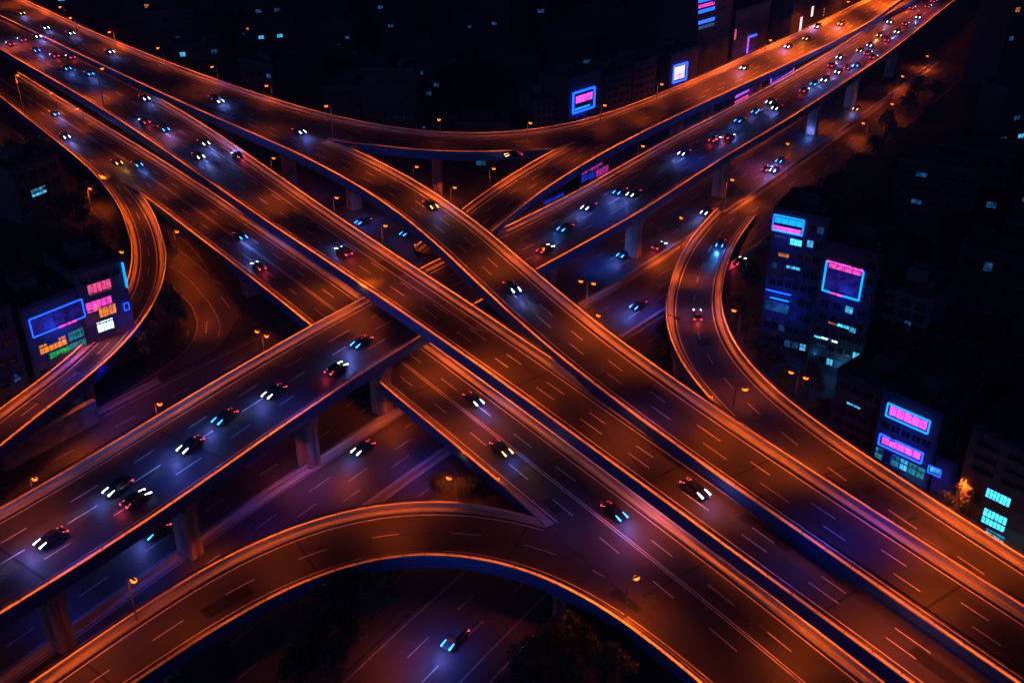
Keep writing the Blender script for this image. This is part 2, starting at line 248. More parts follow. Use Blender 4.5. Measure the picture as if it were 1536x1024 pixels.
 'B': [(-205.8,414.5,17.50,8.40),(-200.6,408.3,17.50,8.40),(-195.5,402.2,17.50,8.40),(-190.3,396.1,17.50,8.40),(-185.2,390.0,17.50,8.40),(-180.0,383.9,17.50,8.41),(-174.9,377.8,17.50,8.41),(-169.7,371.6,17.50,8.42),(-164.5,365.5,17.50,8.42),(-159.4,359.4,17.50,8.43),(-154.2,353.3,17.50,8.44),(-149.0,347.3,17.50,8.46),(-143.7,341.2,17.50,8.47),(-138.5,335.1,17.50,8.49),(-133.3,329.1,17.50,8.50),(-128.1,323.0,17.50,8.51),(-122.9,316.9,17.50,8.52),(-117.8,310.8,17.50,8.52),(-112.7,304.6,17.50,8.51),(-107.6,298.4,17.50,8.49),(-102.6,292.2,17.50,8.45),(-97.6,285.9,17.50,8.40),(-92.7,279.6,17.50,8.33),(-87.9,273.2,17.50,8.24),(-83.0,266.9,17.50,8.13),(-78.3,260.4,17.50,8.00),(-73.5,254.0,17.50,7.86),(-68.8,247.6,17.50,7.70),(-64.0,241.1,17.50,7.54),(-59.3,234.7,17.50,7.37),(-54.5,228.2,17.50,7.20),(-49.8,221.8,17.50,7.03),(-45.0,215.4,17.50,6.86),(-40.2,209.0,17.50,6.70),(-35.3,202.7,17.50,6.55),(-30.5,196.3,17.50,6.41),(-25.6,189.9,17.50,6.28),(-20.8,183.6,17.50,6.16),(-15.9,177.2,17.50,6.05),(-11.1,170.8,17.50,5.95),(-6.4,164.4,17.50,5.87),(-1.6,157.9,17.50,5.79),(3.1,151.5,17.50,5.72),(7.8,145.0,17.50,5.66),(12.4,138.5,17.50,5.61),(17.1,132.0,17.50,5.57),(21.8,125.5,17.50,5.53),(26.5,119.0,17.50,5.50),(31.1,112.5,17.50,5.48),(35.8,106.0,17.50,5.46),(40.5,99.5,17.50,5.44),(45.2,93.0,17.50,5.43),(49.8,86.5,17.50,5.42),(54.5,80.0,17.50,5.42),(59.1,73.5,17.50,5.41),(63.8,67.0,17.50,5.41),(68.4,60.5,17.50,5.41),(73.0,54.0,17.50,5.41),(77.7,47.4,17.50,5.41),(82.3,40.9,17.50,5.41),(82.7,40.3,17.50,5.41)],
 'D': [(-179.2,369.6,6.50,6.76),(-174.1,363.5,6.50,6.78),(-168.9,357.4,6.50,6.80),(-163.8,351.2,6.50,6.82),(-158.6,345.1,6.50,6.84),(-153.4,339.0,6.50,6.86),(-148.3,332.9,6.50,6.89),(-143.1,326.8,6.50,6.91),(-138.0,320.7,6.50,6.94),(-132.8,314.6,6.50,6.97),(-127.7,308.4,6.50,7.01),(-122.5,302.3,6.50,7.04),(-117.3,296.2,6.50,7.08),(-112.1,290.1,6.50,7.12),(-107.0,284.0,6.50,7.16),(-101.9,277.9,6.50,7.20),(-96.8,271.7,6.50,7.25),(-91.8,265.5,6.50,7.29),(-86.7,259.2,6.50,7.34),(-81.7,253.0,6.50,7.38),(-76.8,246.7,6.50,7.42),(-71.8,240.5,6.50,7.46),(-66.8,234.2,6.50,7.50),(-61.8,228.0,6.50,7.54),(-56.8,221.7,6.50,7.58),(-51.9,215.4,6.50,7.61),(-47.0,209.1,6.50,7.64),(-42.1,202.8,6.50,7.67),(-37.2,196.4,6.50,7.70),(-32.4,190.0,6.50,7.72),(-27.6,183.6,6.50,7.74),(-22.8,177.2,6.50,7.75),(-18.0,170.8,6.50,7.77),(-13.3,164.4,6.50,7.78),(-8.5,158.0,6.50,7.79),(-3.7,151.5,6.50,7.80),(1.0,145.1,6.50,7.80),(5.7,138.6,6.50,7.80),(10.5,132.2,6.50,7.81),(15.2,125.7,6.50,7.81),(19.9,119.3,6.50,7.81),(24.6,112.8,6.50,7.81),(29.2,106.3,6.50,7.81),(33.8,99.7,6.50,7.81),(38.3,93.1,6.50,7.80),(42.8,86.5,6.50,7.80),(47.3,79.8,6.50,7.80),(51.7,73.2,6.50,7.80),(56.2,66.5,6.50,7.80),(60.6,59.9,6.50,7.79),(65.0,53.2,6.50,7.79),(69.5,46.6,6.50,7.79),(72.6,41.9,6.50,7.79)],
 'G': [(-191.0,378.7,6.50,2.90),(-187.3,374.0,6.50,2.91),(-183.6,369.2,6.50,2.91),(-179.9,364.5,6.50,2.91),(-176.2,359.8,6.50,2.92),(-172.6,355.0,6.50,2.92),(-168.9,350.3,6.50,2.93),(-165.2,345.6,6.50,2.93),(-161.5,340.9,6.50,2.94),(-157.8,336.1,6.50,2.95),(-154.0,331.4,6.50,2.96),(-150.3,326.7,6.50,2.97),(-146.6,322.0,6.50,2.99),(-142.9,317.3,6.50,3.00),(-139.2,312.6,6.50,3.02),(-135.4,307.9,6.50,3.05),(-131.7,303.2,6.50,3.07),(-128.0,298.5,6.50,3.10),(-124.2,293.8,6.50,3.13),(-120.5,289.1,6.50,3.17),(-116.9,284.3,6.50,3.21),(-113.3,279.5,6.50,3.25),(-109.9,274.6,6.50,3.29),(-106.5,269.6,6.50,3.34),(-103.2,264.6,6.50,3.39),(-100.1,259.5,6.50,3.44),(-97.1,254.3,6.50,3.49),(-94.3,249.0,6.50,3.54),(-91.6,243.6,6.50,3.59),(-89.1,238.2,6.50,3.64),(-86.8,232.6,6.50,3.69),(-84.7,227.0,6.50,3.74),(-82.8,221.3,6.50,3.78),(-81.2,215.5,6.50,3.83),(-79.9,209.7,6.50,3.86),(-79.0,203.7,6.50,3.90),(-78.5,197.8,6.50,3.93),(-78.5,191.8,6.50,3.95),(-78.8,185.8,6.50,3.97),(-79.6,179.8,6.50,3.98),(-80.8,173.9,6.50,3.99),(-82.3,168.2,6.50,4.00),(-84.2,162.4,6.50,3.99),(-86.1,156.7,6.50,3.99),(-87.9,151.0,6.50,3.97),(-89.5,145.3,6.50,3.96),(-91.1,139.5,6.50,3.94),(-92.6,133.6,6.50,3.91),(-94.0,127.8,6.50,3.89),(-95.5,122.0,6.50,3.86),(-96.3,118.5,6.50,3.84)],
 'F': [(-68.7,75.9,6.50,4.47),(-65.0,80.6,6.50,4.65),(-61.2,85.3,6.50,4.83),(-57.5,90.0,6.50,5.00),(-53.9,94.8,6.50,5.18),(-50.2,99.5,6.50,5.35),(-46.5,104.2,6.50,5.51),(-42.6,108.8,6.50,5.66),(-38.5,113.2,6.50,5.81),(-34.0,117.1,6.50,5.94),(-29.0,120.5,6.50,6.07),(-23.7,123.2,6.50,6.17),(-17.9,124.8,6.50,6.20),(-11.9,125.4,6.50,6.20),(-6.0,124.8,6.50,6.20),(-0.2,123.3,6.50,6.20),(5.3,120.9,6.50,6.20),(10.4,117.7,6.50,6.20),(15.1,114.0,6.50,6.20),(19.3,109.8,6.50,6.20),(23.3,105.2,6.50,6.20),(27.0,100.5,6.50,6.20),(30.6,95.7,6.50,6.20),(34.1,90.9,6.50,6.20),(37.6,86.0,6.50,6.20),(41.1,81.1,6.50,6.20),(44.6,76.2,6.50,6.20),(48.1,71.4,6.50,6.20),(51.6,66.5,6.50,6.20),(55.1,61.6,6.50,6.20),(58.6,56.7,6.50,6.20),(62.1,51.9,6.50,6.20),(62.9,50.8,6.50,6.20)],
 'E': [(59.2,261.7,0.40,5.27),(56.6,256.3,0.76,5.32),(54.1,250.8,1.13,5.36),(51.7,245.4,1.53,5.41),(49.4,239.8,1.98,5.46),(47.3,234.2,2.49,5.50),(45.4,228.5,3.07,5.54),(43.7,222.7,3.70,5.59),(42.1,216.9,4.39,5.63),(40.7,211.1,5.13,5.67),(39.4,205.3,5.91,5.71),(38.2,199.4,6.72,5.76),(37.3,193.4,7.57,5.80),(36.6,187.5,8.45,5.83),(36.1,181.5,9.36,5.87),(35.8,175.5,10.30,5.91),(35.9,169.5,11.28,5.94),(36.2,163.5,12.29,5.98),(36.8,157.6,13.33,6.00),(37.7,151.6,14.38,6.00),(38.8,145.7,15.41,6.00),(40.3,139.9,16.36,6.00),(42.1,134.2,17.19,6.00),(44.2,128.6,17.85,6.00),(46.7,123.1,18.34,6.00),(49.5,117.8,18.66,6.00),(52.4,112.6,18.85,6.00),(55.5,107.4,18.94,6.00),(58.7,102.4,18.98,6.00),(61.9,97.3,18.99,6.00),(65.1,92.2,19.00,6.00),(68.4,87.2,19.00,6.00),(71.6,82.1,19.00,6.00),(74.8,77.1,19.00,6.00),(78.1,72.0,19.00,6.00),(81.3,67.0,19.00,6.00),(84.6,61.9,19.00,6.00),(87.8,56.9,19.00,6.00),(91.1,51.8,19.00,6.00),(92.2,50.0,19.00,6.00)],
 'M': [(-99.8,54.1,0.00,0.00),(-91.0,67.5,0.00,0.00),(-82.2,80.8,0.00,0.00),(-73.4,94.2,0.00,0.00),(-64.6,107.6,0.00,0.00),(-55.7,120.9,0.00,0.00),(-46.7,134.1,0.00,0.00),(-37.4,147.1,0.00,0.00),(-27.8,159.9,0.00,0.00),(-17.7,172.4,0.00,0.00),(-7.3,184.5,0.00,0.00),(3.2,196.5,0.00,0.00),(13.8,208.6,0.00,0.00),(24.1,220.8,0.00,0.00),(34.2,233.2,0.00,0.00),(44.0,245.8,0.00,0.00),(53.7,258.6,0.00,0.00),(63.2,271.5,0.00,0.00),(72.6,284.4,0.00,0.00),(81.9,297.4,0.00,0.00),(91.2,310.4,0.00,0.00),(100.5,323.4,0.00,0.00),(109.8,336.5,0.00,0.00),(119.0,349.5,0.00,0.00),(128.3,362.6,0.00,0.00),(137.5,375.7,0.00,0.00),(146.7,388.8,0.00,0.00),(155.9,401.9,0.00,0.00),(165.0,415.0,0.00,0.00),(165.9,416.2,0.00,0.00)],
}
# ------------------------------------------------------------ roads: centre lines in metres (x, y, z, half width)
class Line:
    def __init__(s, pts):
        a = np.array(pts, float); d = np.r_[0, np.cumsum(np.linalg.norm(np.diff(a[:, :2], axis=0), axis=1))]
        n = int(d[-1] / 2.5) + 1; t = np.linspace(0, d[-1], n)
        b = np.stack([np.interp(t, d, a[:, k]) for k in range(4)], 1)
        for _ in range(6): b[1:-1] = 0.5 * b[1:-1] + 0.25 * (b[:-2] + b[2:])
        s.p = b[:, :3]; s.hw = b[:, 3]
        s.s = np.r_[0, np.cumsum(np.linalg.norm(np.diff(s.p[:, :2], axis=0), axis=1))]
        g = np.gradient(s.p[:, :2], axis=0); g /= np.linalg.norm(g, axis=1)[:, None]
        s.t = g; s.n = np.stack([-g[:, 1], g[:, 0]], 1); s.L = s.s[-1]
    def near(s, x, y): return int(np.argmin((s.p[:, 0] - x) ** 2 + (s.p[:, 1] - y) ** 2))
    def nearpx(s, px, py):
        q = at(px, py, float(np.median(s.p[:, 2]))); i = s.near(q.x, q.y); q = at(px, py, float(s.p[i, 2])); return s.near(q.x, q.y)
    def pos(s, d, off=0.0, dz=0.0):
        i = [np.interp(d, s.s, s.p[:, k]) for k in range(3)]; nx = np.interp(d, s.s, s.n[:, 0]); ny = np.interp(d, s.s, s.n[:, 1])
        return Vector((i[0] + nx * off, i[1] + ny * off, i[2] + dz))
    def tan(s, d): return Vector((float(np.interp(d, s.s, s.t[:, 0])), float(np.interp(d, s.s, s.t[:, 1])), 0)).normalized()
def sweep(line, prof, i0=0, i1=None, mb=None, closed=False, ends=False, dz=0.0, taper=False):
    """prof: list of (side, inset, z): lateral = side * (half width - inset); side 0 means absolute offset = inset"""
    mb = mb or MB(); i1 = len(line.p) - 1 if i1 is None else i1
    rows = []
    for i in range(i0, i1 + 1):
        r = []; k_ = 1.0
        if taper:
            if i0 > 0: k_ = min(k_, 0.12 + 0.88 * (line.s[i] - line.s[i0]) / 12.0)
            if i1 < len(line.p) - 1: k_ = min(k_, 0.12 + 0.88 * (line.s[i1] - line.s[i]) / 12.0)
        for (sd, ins, z) in prof:
            if z > 0: z *= k_
            lat = sd * (line.hw[i] - ins) if sd else ins
            r.append(Vector((line.p[i, 0] + line.n[i, 0] * lat, line.p[i, 1] + line.n[i, 1] * lat, line.p[i, 2] + z + dz)))
        rows.append(r)
    acc = [0.0]
    for a, b in zip(prof[:-1], prof[1:]): acc.append(acc[-1] + math.hypot((a[0] * (6 - a[1]) if a[0] else a[1]) - (b[0] * (6 - b[1]) if b[0] else b[1]), a[2] - b[2]))
    m = len(prof)
    for k in range(len(rows) - 1):
        s0, s1 = line.s[i0 + k], line.s[i0 + k + 1]
        for j in range(m - 1 + (1 if closed else 0)):
            j2 = (j + 1) % m; u0 = acc[j]; u1 = acc[j2] if j2 else acc[j] + 1
            mb.face([rows[k][j], rows[k][j2], rows[k + 1][j2], rows[k + 1][j]], [(u0, s0), (u1, s0), (u1, s1), (u0, s1)])
    if ends:
        mb.face(list(reversed(rows[0]))); mb.face(rows[-1])
    return mb
def dashes(mb, line, off, i0, i1, dash=5.0, period=13.0, w=0.17, z=0.012, phase=0.0):
    d = line.s[i0] + phase
    while d + dash < line.s[i1]:
        if random.random() > 0.06:
            L = dash * random.uniform(0.8, 1.15); n = 3
            for k in range(n):
                a, b = d + L * k / n, d + L * (k + 1) / n
                mb.face([line.pos(a, off - w / 2, z), line.pos(a, off + w / 2, z), line.pos(b, off + w / 2, z), line.pos(b, off - w / 2, z)])
        d += period
def stripe(mb, line, off, i0, i1, w=0.16, z=0.012):
    """off: callable of station index or number"""
    for i in range(i0, i1):
        o0 = off(i) if callable(off) else off; o1 = off(i + 1) if callable(off) else off
        a, b = line.s[i], line.s[i + 1]
        mb.face([line.pos(a, o0 - w / 2, z), line.pos(a, o0 + w / 2, z), line.pos(b, o1 + w / 2, z), line.pos(b, o1 - w / 2, z)])

LN = {k: Line(v) for k, v in ROADS.items()}

# ------------------------------------------------------------ ground setting
g = MB(); g.face([(-900, -60, -0.05), (900, -60, -0.05), (900, 1600, -0.05), (-900, 1600, -0.05)]); tag(g.build('ground', M_['soil']), None, None, kind='structure')
ML = LN['M']; n_ = len(ML.p) - 1
def ground_strip(name, o0, o1, z, mat, d0=None, d1=None, bumps=0):
    i0 = 0 if d0 is None else int(np.searchsorted(ML.s, d0)); i1 = n_ if d1 is None else int(np.searchsorted(ML.s, d1))
    k = max(2, int(abs(o1 - o0) / 6) + 1)
    mb = sweep(ML, [(0, o0 + (o1 - o0) * j / (k - 1), z) for j in range(k)], i0, min(i1, n_))
    return tag(mb.build(name, mat, merge=False), None, None, kind='structure')
def dpx(px, py):
    q = at(px, py); i = ML.near(q.x, q.y); return ML.s[i]
ground_strip('road', -15.4, 44.0, 0.0, M_['asphalt'])
ground_strip('frontage_road', -37.0, -16.2, -0.006, M_['asphalt'], d1=dpx(1180, 292))
ground_strip('lower_road', -55.0, -37.4, 0.0, M_['asphalt'], d1=dpx(860, 700))
ground_strip('side_road', 60.0, 84.0, 0.0, M_['asphalt'], d0=dpx(432, 385), d1=dpx(1000, 160))
def px_sheet(name, pts, z, mat):
    mb = MB(); mb.face([at(x, y, z) for x, y in pts]); return tag(mb.build(name, mat, merge=False), None, None, kind='structure')
px_sheet('slip_road', [(200, 300), (262, 335), (312, 395), (345, 440), (362, 470), (330, 520), (290, 545), (225, 567), (270, 532), (290, 510), (296, 487), (285, 456), (254, 425), (200, 390), (160, 330), (110, 270), (60, 250), (90, 230)], -0.012, M_['asphalt'])
px_sheet('frontage_yard', [(905, 505), (1000, 440), (1100, 330), (1190, 285), (1130, 380), (1090, 440), (1062, 520), (985, 545), (950, 580), (880, 560)], -0.018, M_['asphalt'])
# painted lines on the ground roads
gm = MB()
stripe(gm, ML, -14.6, 0, n_); stripe(gm, ML, -1.4, 0, n_); stripe(gm, ML, 1.5, 0, n_); stripe(gm, ML, 21.6, 0, n_); stripe(gm, ML, 42.4, 0, n_)
for o in (-4.9, -8.2, -11.4): dashes(gm, ML, o, 0, n_, 4.5, 12, phase=random.uniform(0, 9))
for o in (5.2, 8.9, 12.6, 16.3): dashes(gm, ML, o, 0, n_, 4.5, 12, phase=random.uniform(0, 9))
for o in (25.6, 29.6, 33.6, 37.8): dashes(gm, ML, o, 0, n_, 4.5, 12, phase=random.uniform(0, 9))
iO = int(np.searchsorted(ML.s, dpx(860, 700)))
stripe(gm, ML, -38.2, 0, iO); stripe(gm, ML, -51.0, 0, iO); stripe(gm, ML, -54.3, 0, iO)
for o in (-42.4, -46.8): dashes(gm, ML, o, 0, iO, 4.5, 12, phase=random.uniform(0, 9))
for o in (-20.5, -26, -31): dashes(gm, ML, o, 0, int(np.searchsorted(ML.s, dpx(1180, 292))), 4.0, 14, phase=random.uniform(0, 9))
i0 = int(np.searchsorted(ML.s, dpx(432, 385))); i1 = int(np.searchsorted(ML.s, dpx(1000, 160)))
for o in (65, 70, 75, 80): dashes(gm, ML, o, i0, i1, 4.5, 12, phase=random.uniform(0, 9))
def px_line(mb, pts, z=0.014, w=0.16):
    p = [at(x, y, z) for x, y in pts]
    q = []
    for i in range(len(p) - 1):
        for k in range(6):
            t = k / 6.0; p0 = p[max(0, i - 1)]; p1 = p[i]; p2 = p[i + 1]; p3 = p[min(len(p) - 1, i + 2)]
            q.append(0.5 * ((2 * p1) + (p2 - p0) * t + (2 * p0 - 5 * p1 + 4 * p2 - p3) * t * t + (3 * p1 - p0 - 3 * p2 + p3) * t ** 3))
    q.append(p[-1])
    for a, b in zip(q[:-1], q[1:]):
        d = b - a; nn = Vector((-d.y, d.x, 0)).normalized() * w / 2
        mb.face([a - nn, a + nn, b + nn, b - nn])
px_line(gm, [(254, 425), (285, 456), (293, 472), (296, 487), (290, 510), (270, 532), (225, 565), (160, 602)])
px_line(gm, [(255, 399), (278, 414), (298, 435), (315, 456), (322, 468), (330, 487), (327, 505)])
px_line(gm, [(257, 366), (285, 388), (312, 412)]); px_line(gm, [(259, 347), (288, 372), (312, 405)])
for a, b in (((318, 420), (336, 427)), ((332, 445), (345, 462)), ((310, 482), (309, 499)), ((282, 495), (281, 505))): px_line(gm, [a, b], w=0.22)
tag(gm.build('road_markings', M_['paint_worn'], merge=False), None, None, kind='structure')

# barriers along the ground road (each run of barrier is a thing of its own)
def jersey(name, off, label, d0, d1, h=0.95):
    i0, i1 = int(np.searchsorted(ML.s, d0)), int(np.searchsorted(ML.s, d1))
    r = empty(name, ML.pos(ML.s[(i0 + i1) // 2], off)); tag(r, label, 'road barrier', 'concrete barriers along the ground expressway')
    inv = Matrix.Translation(-r.location)
    mb = sweep(ML, [(0, off - 0.45, 0.01), (0, off - 0.2, 0.3), (0, off - 0.12, h), (0, off + 0.12, h), (0, off + 0.2, 0.3), (0, off + 0.45, 0.01)], i0, i1, ends=True)
    mb.v = [tuple(inv @ Vector(v)) for v in mb.v]; mb.build('barrier_wall', M_['concrete'], r)
    kb = sweep(ML, [(0, off - 1.1, -0.05), (0, off - 1.1, 0.14), (0, off + 1.1, 0.14), (0, off + 1.1, -0.05)], i0, i1, ends=True)
    kb.v = [tuple(inv @ Vector(v)) for v in kb.v]; kb.build('kerb', M_['kerb'], r)
jersey('median_barrier', 0.0, 'concrete median barrier between the ground carriageways, below the wide straight viaduct', 0, ML.L - 1)
jersey('roadside_barrier', -15.9, 'dark roadside barrier on the right edge of the ground expressway', 0, dpx(1080, 345), 0.8)
jersey('roadside_barrier', 44.6, 'low roadside barrier on the left edge of the ground expressway', 0, dpx(250, 575), 0.8)

# ------------------------------------------------------------ viaducts
ROADLIGHTS = {}
def viaduct(key, name, label, lanes, left=None, right=None, drop=0.0, thick=1.7, solid=(), single=None, piers=(), edge=True, fascia=None):
    """left / right: (i0, i1) interval of the parapet on that side, None = whole length, False = none"""
    ln = LN[key]; N = len(ln.p) - 1; mid = N // 2
    if drop: ln.p[:, 2] -= drop
    root = empty(name, (ln.p[mid, 0], ln.p[mid, 1], 0)); tag(root, label, 'viaduct', 'elevated highways of the interchange')
    T = Vector(root.location)
    def put(mb, nm, mat, parent=root, **k):
        mb.v = [(v[0] - T.x, v[1] - T.y, v[2]) for v in mb.v]; return mb.build(nm, mat, parent, **k)
    iv = {}
    for sd, val in ((1, left), (-1, right)):
        iv[sd] = None if val is False else ((0, N) if val is None else val)
    # box girder: edge beams, soffit
    pr = [(1, 0.0, -0.02), (1, 0.0, -0.55), (1, 0.25, -0.6), (1, 0.35, -thick), (-1, 0.35, -thick), (-1, 0.25, -0.6), (-1, 0.0, -0.55), (-1, 0.0, -0.02)]
    dk = MB()
    if fascia is None: fascia = True
    for j in range(len(pr) - 1):
        dk.cur = 1 if j == 3 else 0
        sweep(ln, pr[j:j + 2], 0, N, dk)
    put(dk, 'girder', [M_['fascia'], M_['soffit']])
    sf = sweep(ln, [(1, 0.0, 0), (1, 3.0, 0), (0, 0.0, 0), (-1, 3.0, 0), (-1, 0.0, 0)], 0, N)
    sf.cur = 1; mk = sf
    ins = 1.55
    for sd in (1, -1):
        if not iv[sd]: continue
        a, b = iv[sd]
        pp = MB(); pp.cur = 1; sweep(ln, [(sd, -0.07, -0.5), (sd, -0.07, 0.80)], a, b, pp, taper=True); pp.cur = 0
        sweep(ln, [(sd, -0.07, 0.80), (sd, -0.05, 0.95), (sd, 0.0, 1.0), (sd, 0.30, 1.0), (sd, 0.34, 0.9), (sd, 0.40, 0.42), (sd, 0.58, 0.26), (sd, 0.58, 0.02)], a, b, pp, taper=True, ends=True)
        par = put(pp, 'parapet', [M_['concrete'], M_['fascia']])
        kb = sweep(ln, [(sd, 0.57, 0.22), (sd, 1.00, 0.20), (sd, 1.03, 0.27), (sd, 1.46, 0.25), (sd, 1.50, 0.20), (sd, 1.50, 0.005)], a, b, taper=True, ends=True)
        put(kb, 'kerb', M_['kerb'])
        gu = sweep(ln, [(sd, 1.495, 0.006), (sd, 1.78, 0.006)], a, b); put(gu, 'gutter', M_['dark'])
        a_, b_ = a, b
        if a > 0: a += 5
        if b < N: b -= 5
        rl = MB()
        sweep(ln, [(sd, 0.0, 1.50), (sd, 0.0, 1.55), (sd, 0.26, 1.55), (sd, 0.26, 1.50)], a, b, rl)
        d = ln.s[a] + 1
        while d < ln.s[b] - 1:
            hw = float(np.interp(d, ln.s, ln.hw)); q = ln.pos(d, sd * (hw - 0.12)); rl.tube([q + Vector((0, 0, 0.98)), q + Vector((0, 0, 1.51))], 0.05, 4, False); d += 4.0
        rail = put(rl, 'hand_rail', M_['steel'], par)
        st = sweep(ln, [(sd, 0.06, 1.495), (sd, 0.20, 1.495)], a, b); put(st, 'added_strip_light', M_['strip'], par, merge=False)  # added downward strip, hidden under the rail, turns the parapet orange
    off = lambda sd, i: sd * (ln.hw[i] - 2.02)
    if edge:
        for sd in (1, -1):
            if iv[sd]: stripe(mk, ln, (lambda i, sd=sd: off(sd, i)), iv[sd][0], iv[sd][1], w=0.18)
    for fr in lanes:
        dashes_frac(mk, ln, fr, 0, N)
    for fr in solid:
        for dd in (-0.22, 0.22): stripe(mk, ln, (lambda i, fr=fr, dd=dd: fr * (ln.hw[i] - 2.02) + dd), 0, N, w=0.15)
    mk.cur = 2
    d = random.uniform(5, 30)
    while d < ln.L - 5:
        i = int(np.searchsorted(ln.s, d)); w = float(ln.hw[i]) - 1.6
        mk.face([ln.pos(d, -w, .007), ln.pos(d, w, .007), ln.pos(d + .35, w, .007), ln.pos(d + .35, -w, .007)])
        if random.random() < .6:
            a = d + random.uniform(3, 20); L = random.uniform(3, 9); o = random.uniform(-.8, .5) * w; wd = random.uniform(1.0, 2.4)
            if a + L < ln.L: mk.face([ln.pos(a, o, .005), ln.pos(a, min(w, o + wd), .005), ln.pos(a + L, min(w, o + wd), .005), ln.pos(a + L, o, .005)])
        d += 32
    mk.cur = 1
    if single: stripe(mk, ln, (lambda i: single[0] * (ln.hw[i] - 2.02)), single[1], single[2], w=0.18)
    put(mk, 'road_surface', [M_['asphalt'], M_['paint'], M_['patch']], merge=False)
    for (px, py, side) in piers: add_pier(ln, root, T, px, py, side, thick)
    return root
def dashes_frac(mb, ln, fr, i0, i1, dash=4.6, period=11.5, w=0.16, z=0.012):
    d = ln.s[i0] + random.uniform(0, 9)
    while d + dash < ln.s[i1]:
        L = dash * random.uniform(0.8, 1.2)
        for k in range(3):
            a, b = d + L * k / 3, d + L * (k + 1) / 3
            oa = fr * (float(np.interp(a, ln.s, ln.hw)) - 2.02); ob = fr * (float(np.interp(b, ln.s, ln.hw)) - 2.02)
            mb.face([ln.pos(a, oa - w / 2, z), ln.pos(a, oa + w / 2, z), ln.pos(b, ob + w / 2, z), ln.pos(b, ob - w / 2, z)])
        d += period * random.uniform(0.97, 1.03)
def add_pier(ln, root, T, px, py, side, thick, wx=2.1, wy=2.7):
    q = at(px, py, 0.0); i = ln.near(q.x, q.y)
    ang = math.atan2(ln.t[i, 1], ln.t[i, 0]); top = float(ln.p[i, 2]) - thick - 0.05
    if side is not None:
        p = ln.pos(ln.s[i], side * (ln.hw[i] - 2.6)); q = Vector((p.x, p.y, 0))
    if top < 2: return
    c = math.cos(ang); s_ = math.sin(ang)
    def W(x, y, z): return Vector((q.x - T.x + c * x - s_ * y, q.y - T.y + s_ * x + c * y, z))
    mb = MB()
    sec = [(-1, -.8), (-.8, -1), (-.12, -1), (-.06, -.86), (.06, -.86), (.12, -1), (.8, -1), (1, -.8), (1, .8), (.8, 1), (.12, 1), (.06, .86), (-.06, .86), (-.12, 1), (-.8, 1), (-1, .8)]
    rows = []; hz = [-0.3, top * 0.5, max(top - 2.2, top * .6), top - 1.0]; fl = [1.0, 0.97, 1.0, 1.12]
    for z, k in zip(hz, fl): rows.append([W(a * wx / 2 * k * 1.3, b * wy / 2 * k * 1.3, z) for a, b in sec])
    for a in range(3):
        for k in range(16):
            k2 = (k + 1) % 16; mb.face([rows[a][k], rows[a][k2], rows[a + 1][k2], rows[a + 1][k]], [(k * .5, hz[a]), (k * .5 + .5, hz[a]), (k * .5 + .5, hz[a + 1]), (k * .5, hz[a + 1])])
    p = mb.build('pier', M_['pier'], root)
    cb = MB(); off = (q - Vector((ln.p[i, 0], ln.p[i, 1], 0))).dot(Vector((ln.n[i, 0], ln.n[i, 1], 0)))
    y0 = -off - ln.hw[i] + 1.4; y1 = -off + ln.hw[i] - 1.4
    for (za, zb, m_) in ((top - 1.05, top, 1.0),):
        for (ya, yb) in ((min(y0, -wy * .8), -wy * .7), (-wy * .7, wy * .7), (wy * .7, max(y1, wy * .8))):
            e0 = 0.45 if ya < -wy else 0; e1 = 0.45 if yb > wy else 0
            P = [W(-1.1, ya, za + e0), W(1.1, ya, za + e0), W(1.1, yb, za + e1), W(-1.1, yb, za + e1), W(-1.1, ya, zb), W(1.1, ya, zb), W(1.1, yb, zb), W(-1.1, yb, zb)]
            for f in ((3, 2, 1, 0), (4, 5, 6, 7), (0, 1, 5, 4), (1, 2, 6, 5), (2, 3, 7, 6), (3, 0, 4, 7)): cb.face([P[k] for k in f], [(0, 0), (2, 0), (2, 2), (0, 2)])
    cb.build('cap_beam', M_['pier'], p)

IX = lambda k, px, py: LN[k].nearpx(px, py)
viaduct('A', 'road_viaduct', 'wide straight four-lane viaduct rising from lower left to upper right, under the crossing decks', (-0.5, 0.0, 0.5),
        piers=[(268, 825, -1), (455, 695, -1), (565, 620, -1), (848, 470, -1), (963, 385, -1), (1105, 302, -1), (1210, 200, -1), (1268, 160, -1), (1310, 110, -1), (90, 950, -1), (250, 640, 1), (420, 545, 1), (830, 330, 1), (1000, 220, 1)])
viaduct('B', 'road_viaduct', 'straight diagonal viaduct crossing over the wide viaduct at the centre', (-0.3, 0.33), single=(0.52, IX('B', 330, 212), IX('B', 720, 500)), left=(IX('B', 217, 140), len(LN['B'].p) - 1), drop=0.05,
        piers=[(195, 200, None), (160, 180, None), (345, 200, None), (560, 470, None), (985, 790, None), (60, 130, None)])
viaduct('C', 'road_viaduct', 'upper diagonal viaduct sweeping from upper left down to the lower right corner', (-0.33, 0.3), left=(IX('C', 500, 212), len(LN['C'].p) - 1),
        piers=[(340, 210, None), (437, 285, None), (532, 312, None), (655, 395, None), (1150, 760, 0)])
viaduct('H', 'road_viaduct', 'arched connector ramp curving across the top between two viaducts', (0.25,), right=(IX('H', 489, 205), IX('H', 850, 228)), drop=0.04,
        piers=[(657, 292, None), (845, 275, None), (560, 260, None)])
viaduct('J', 'road_viaduct', 'curved ramp leaving the wide viaduct at the centre towards the upper right', (-0.32, 0.3), left=(0, IX('J', 872, 209)),
        piers=[(805, 318, None), (860, 290, None), (1012, 225, None), (1058, 200, None), (1090, 180, None), (1130, 160, None)])
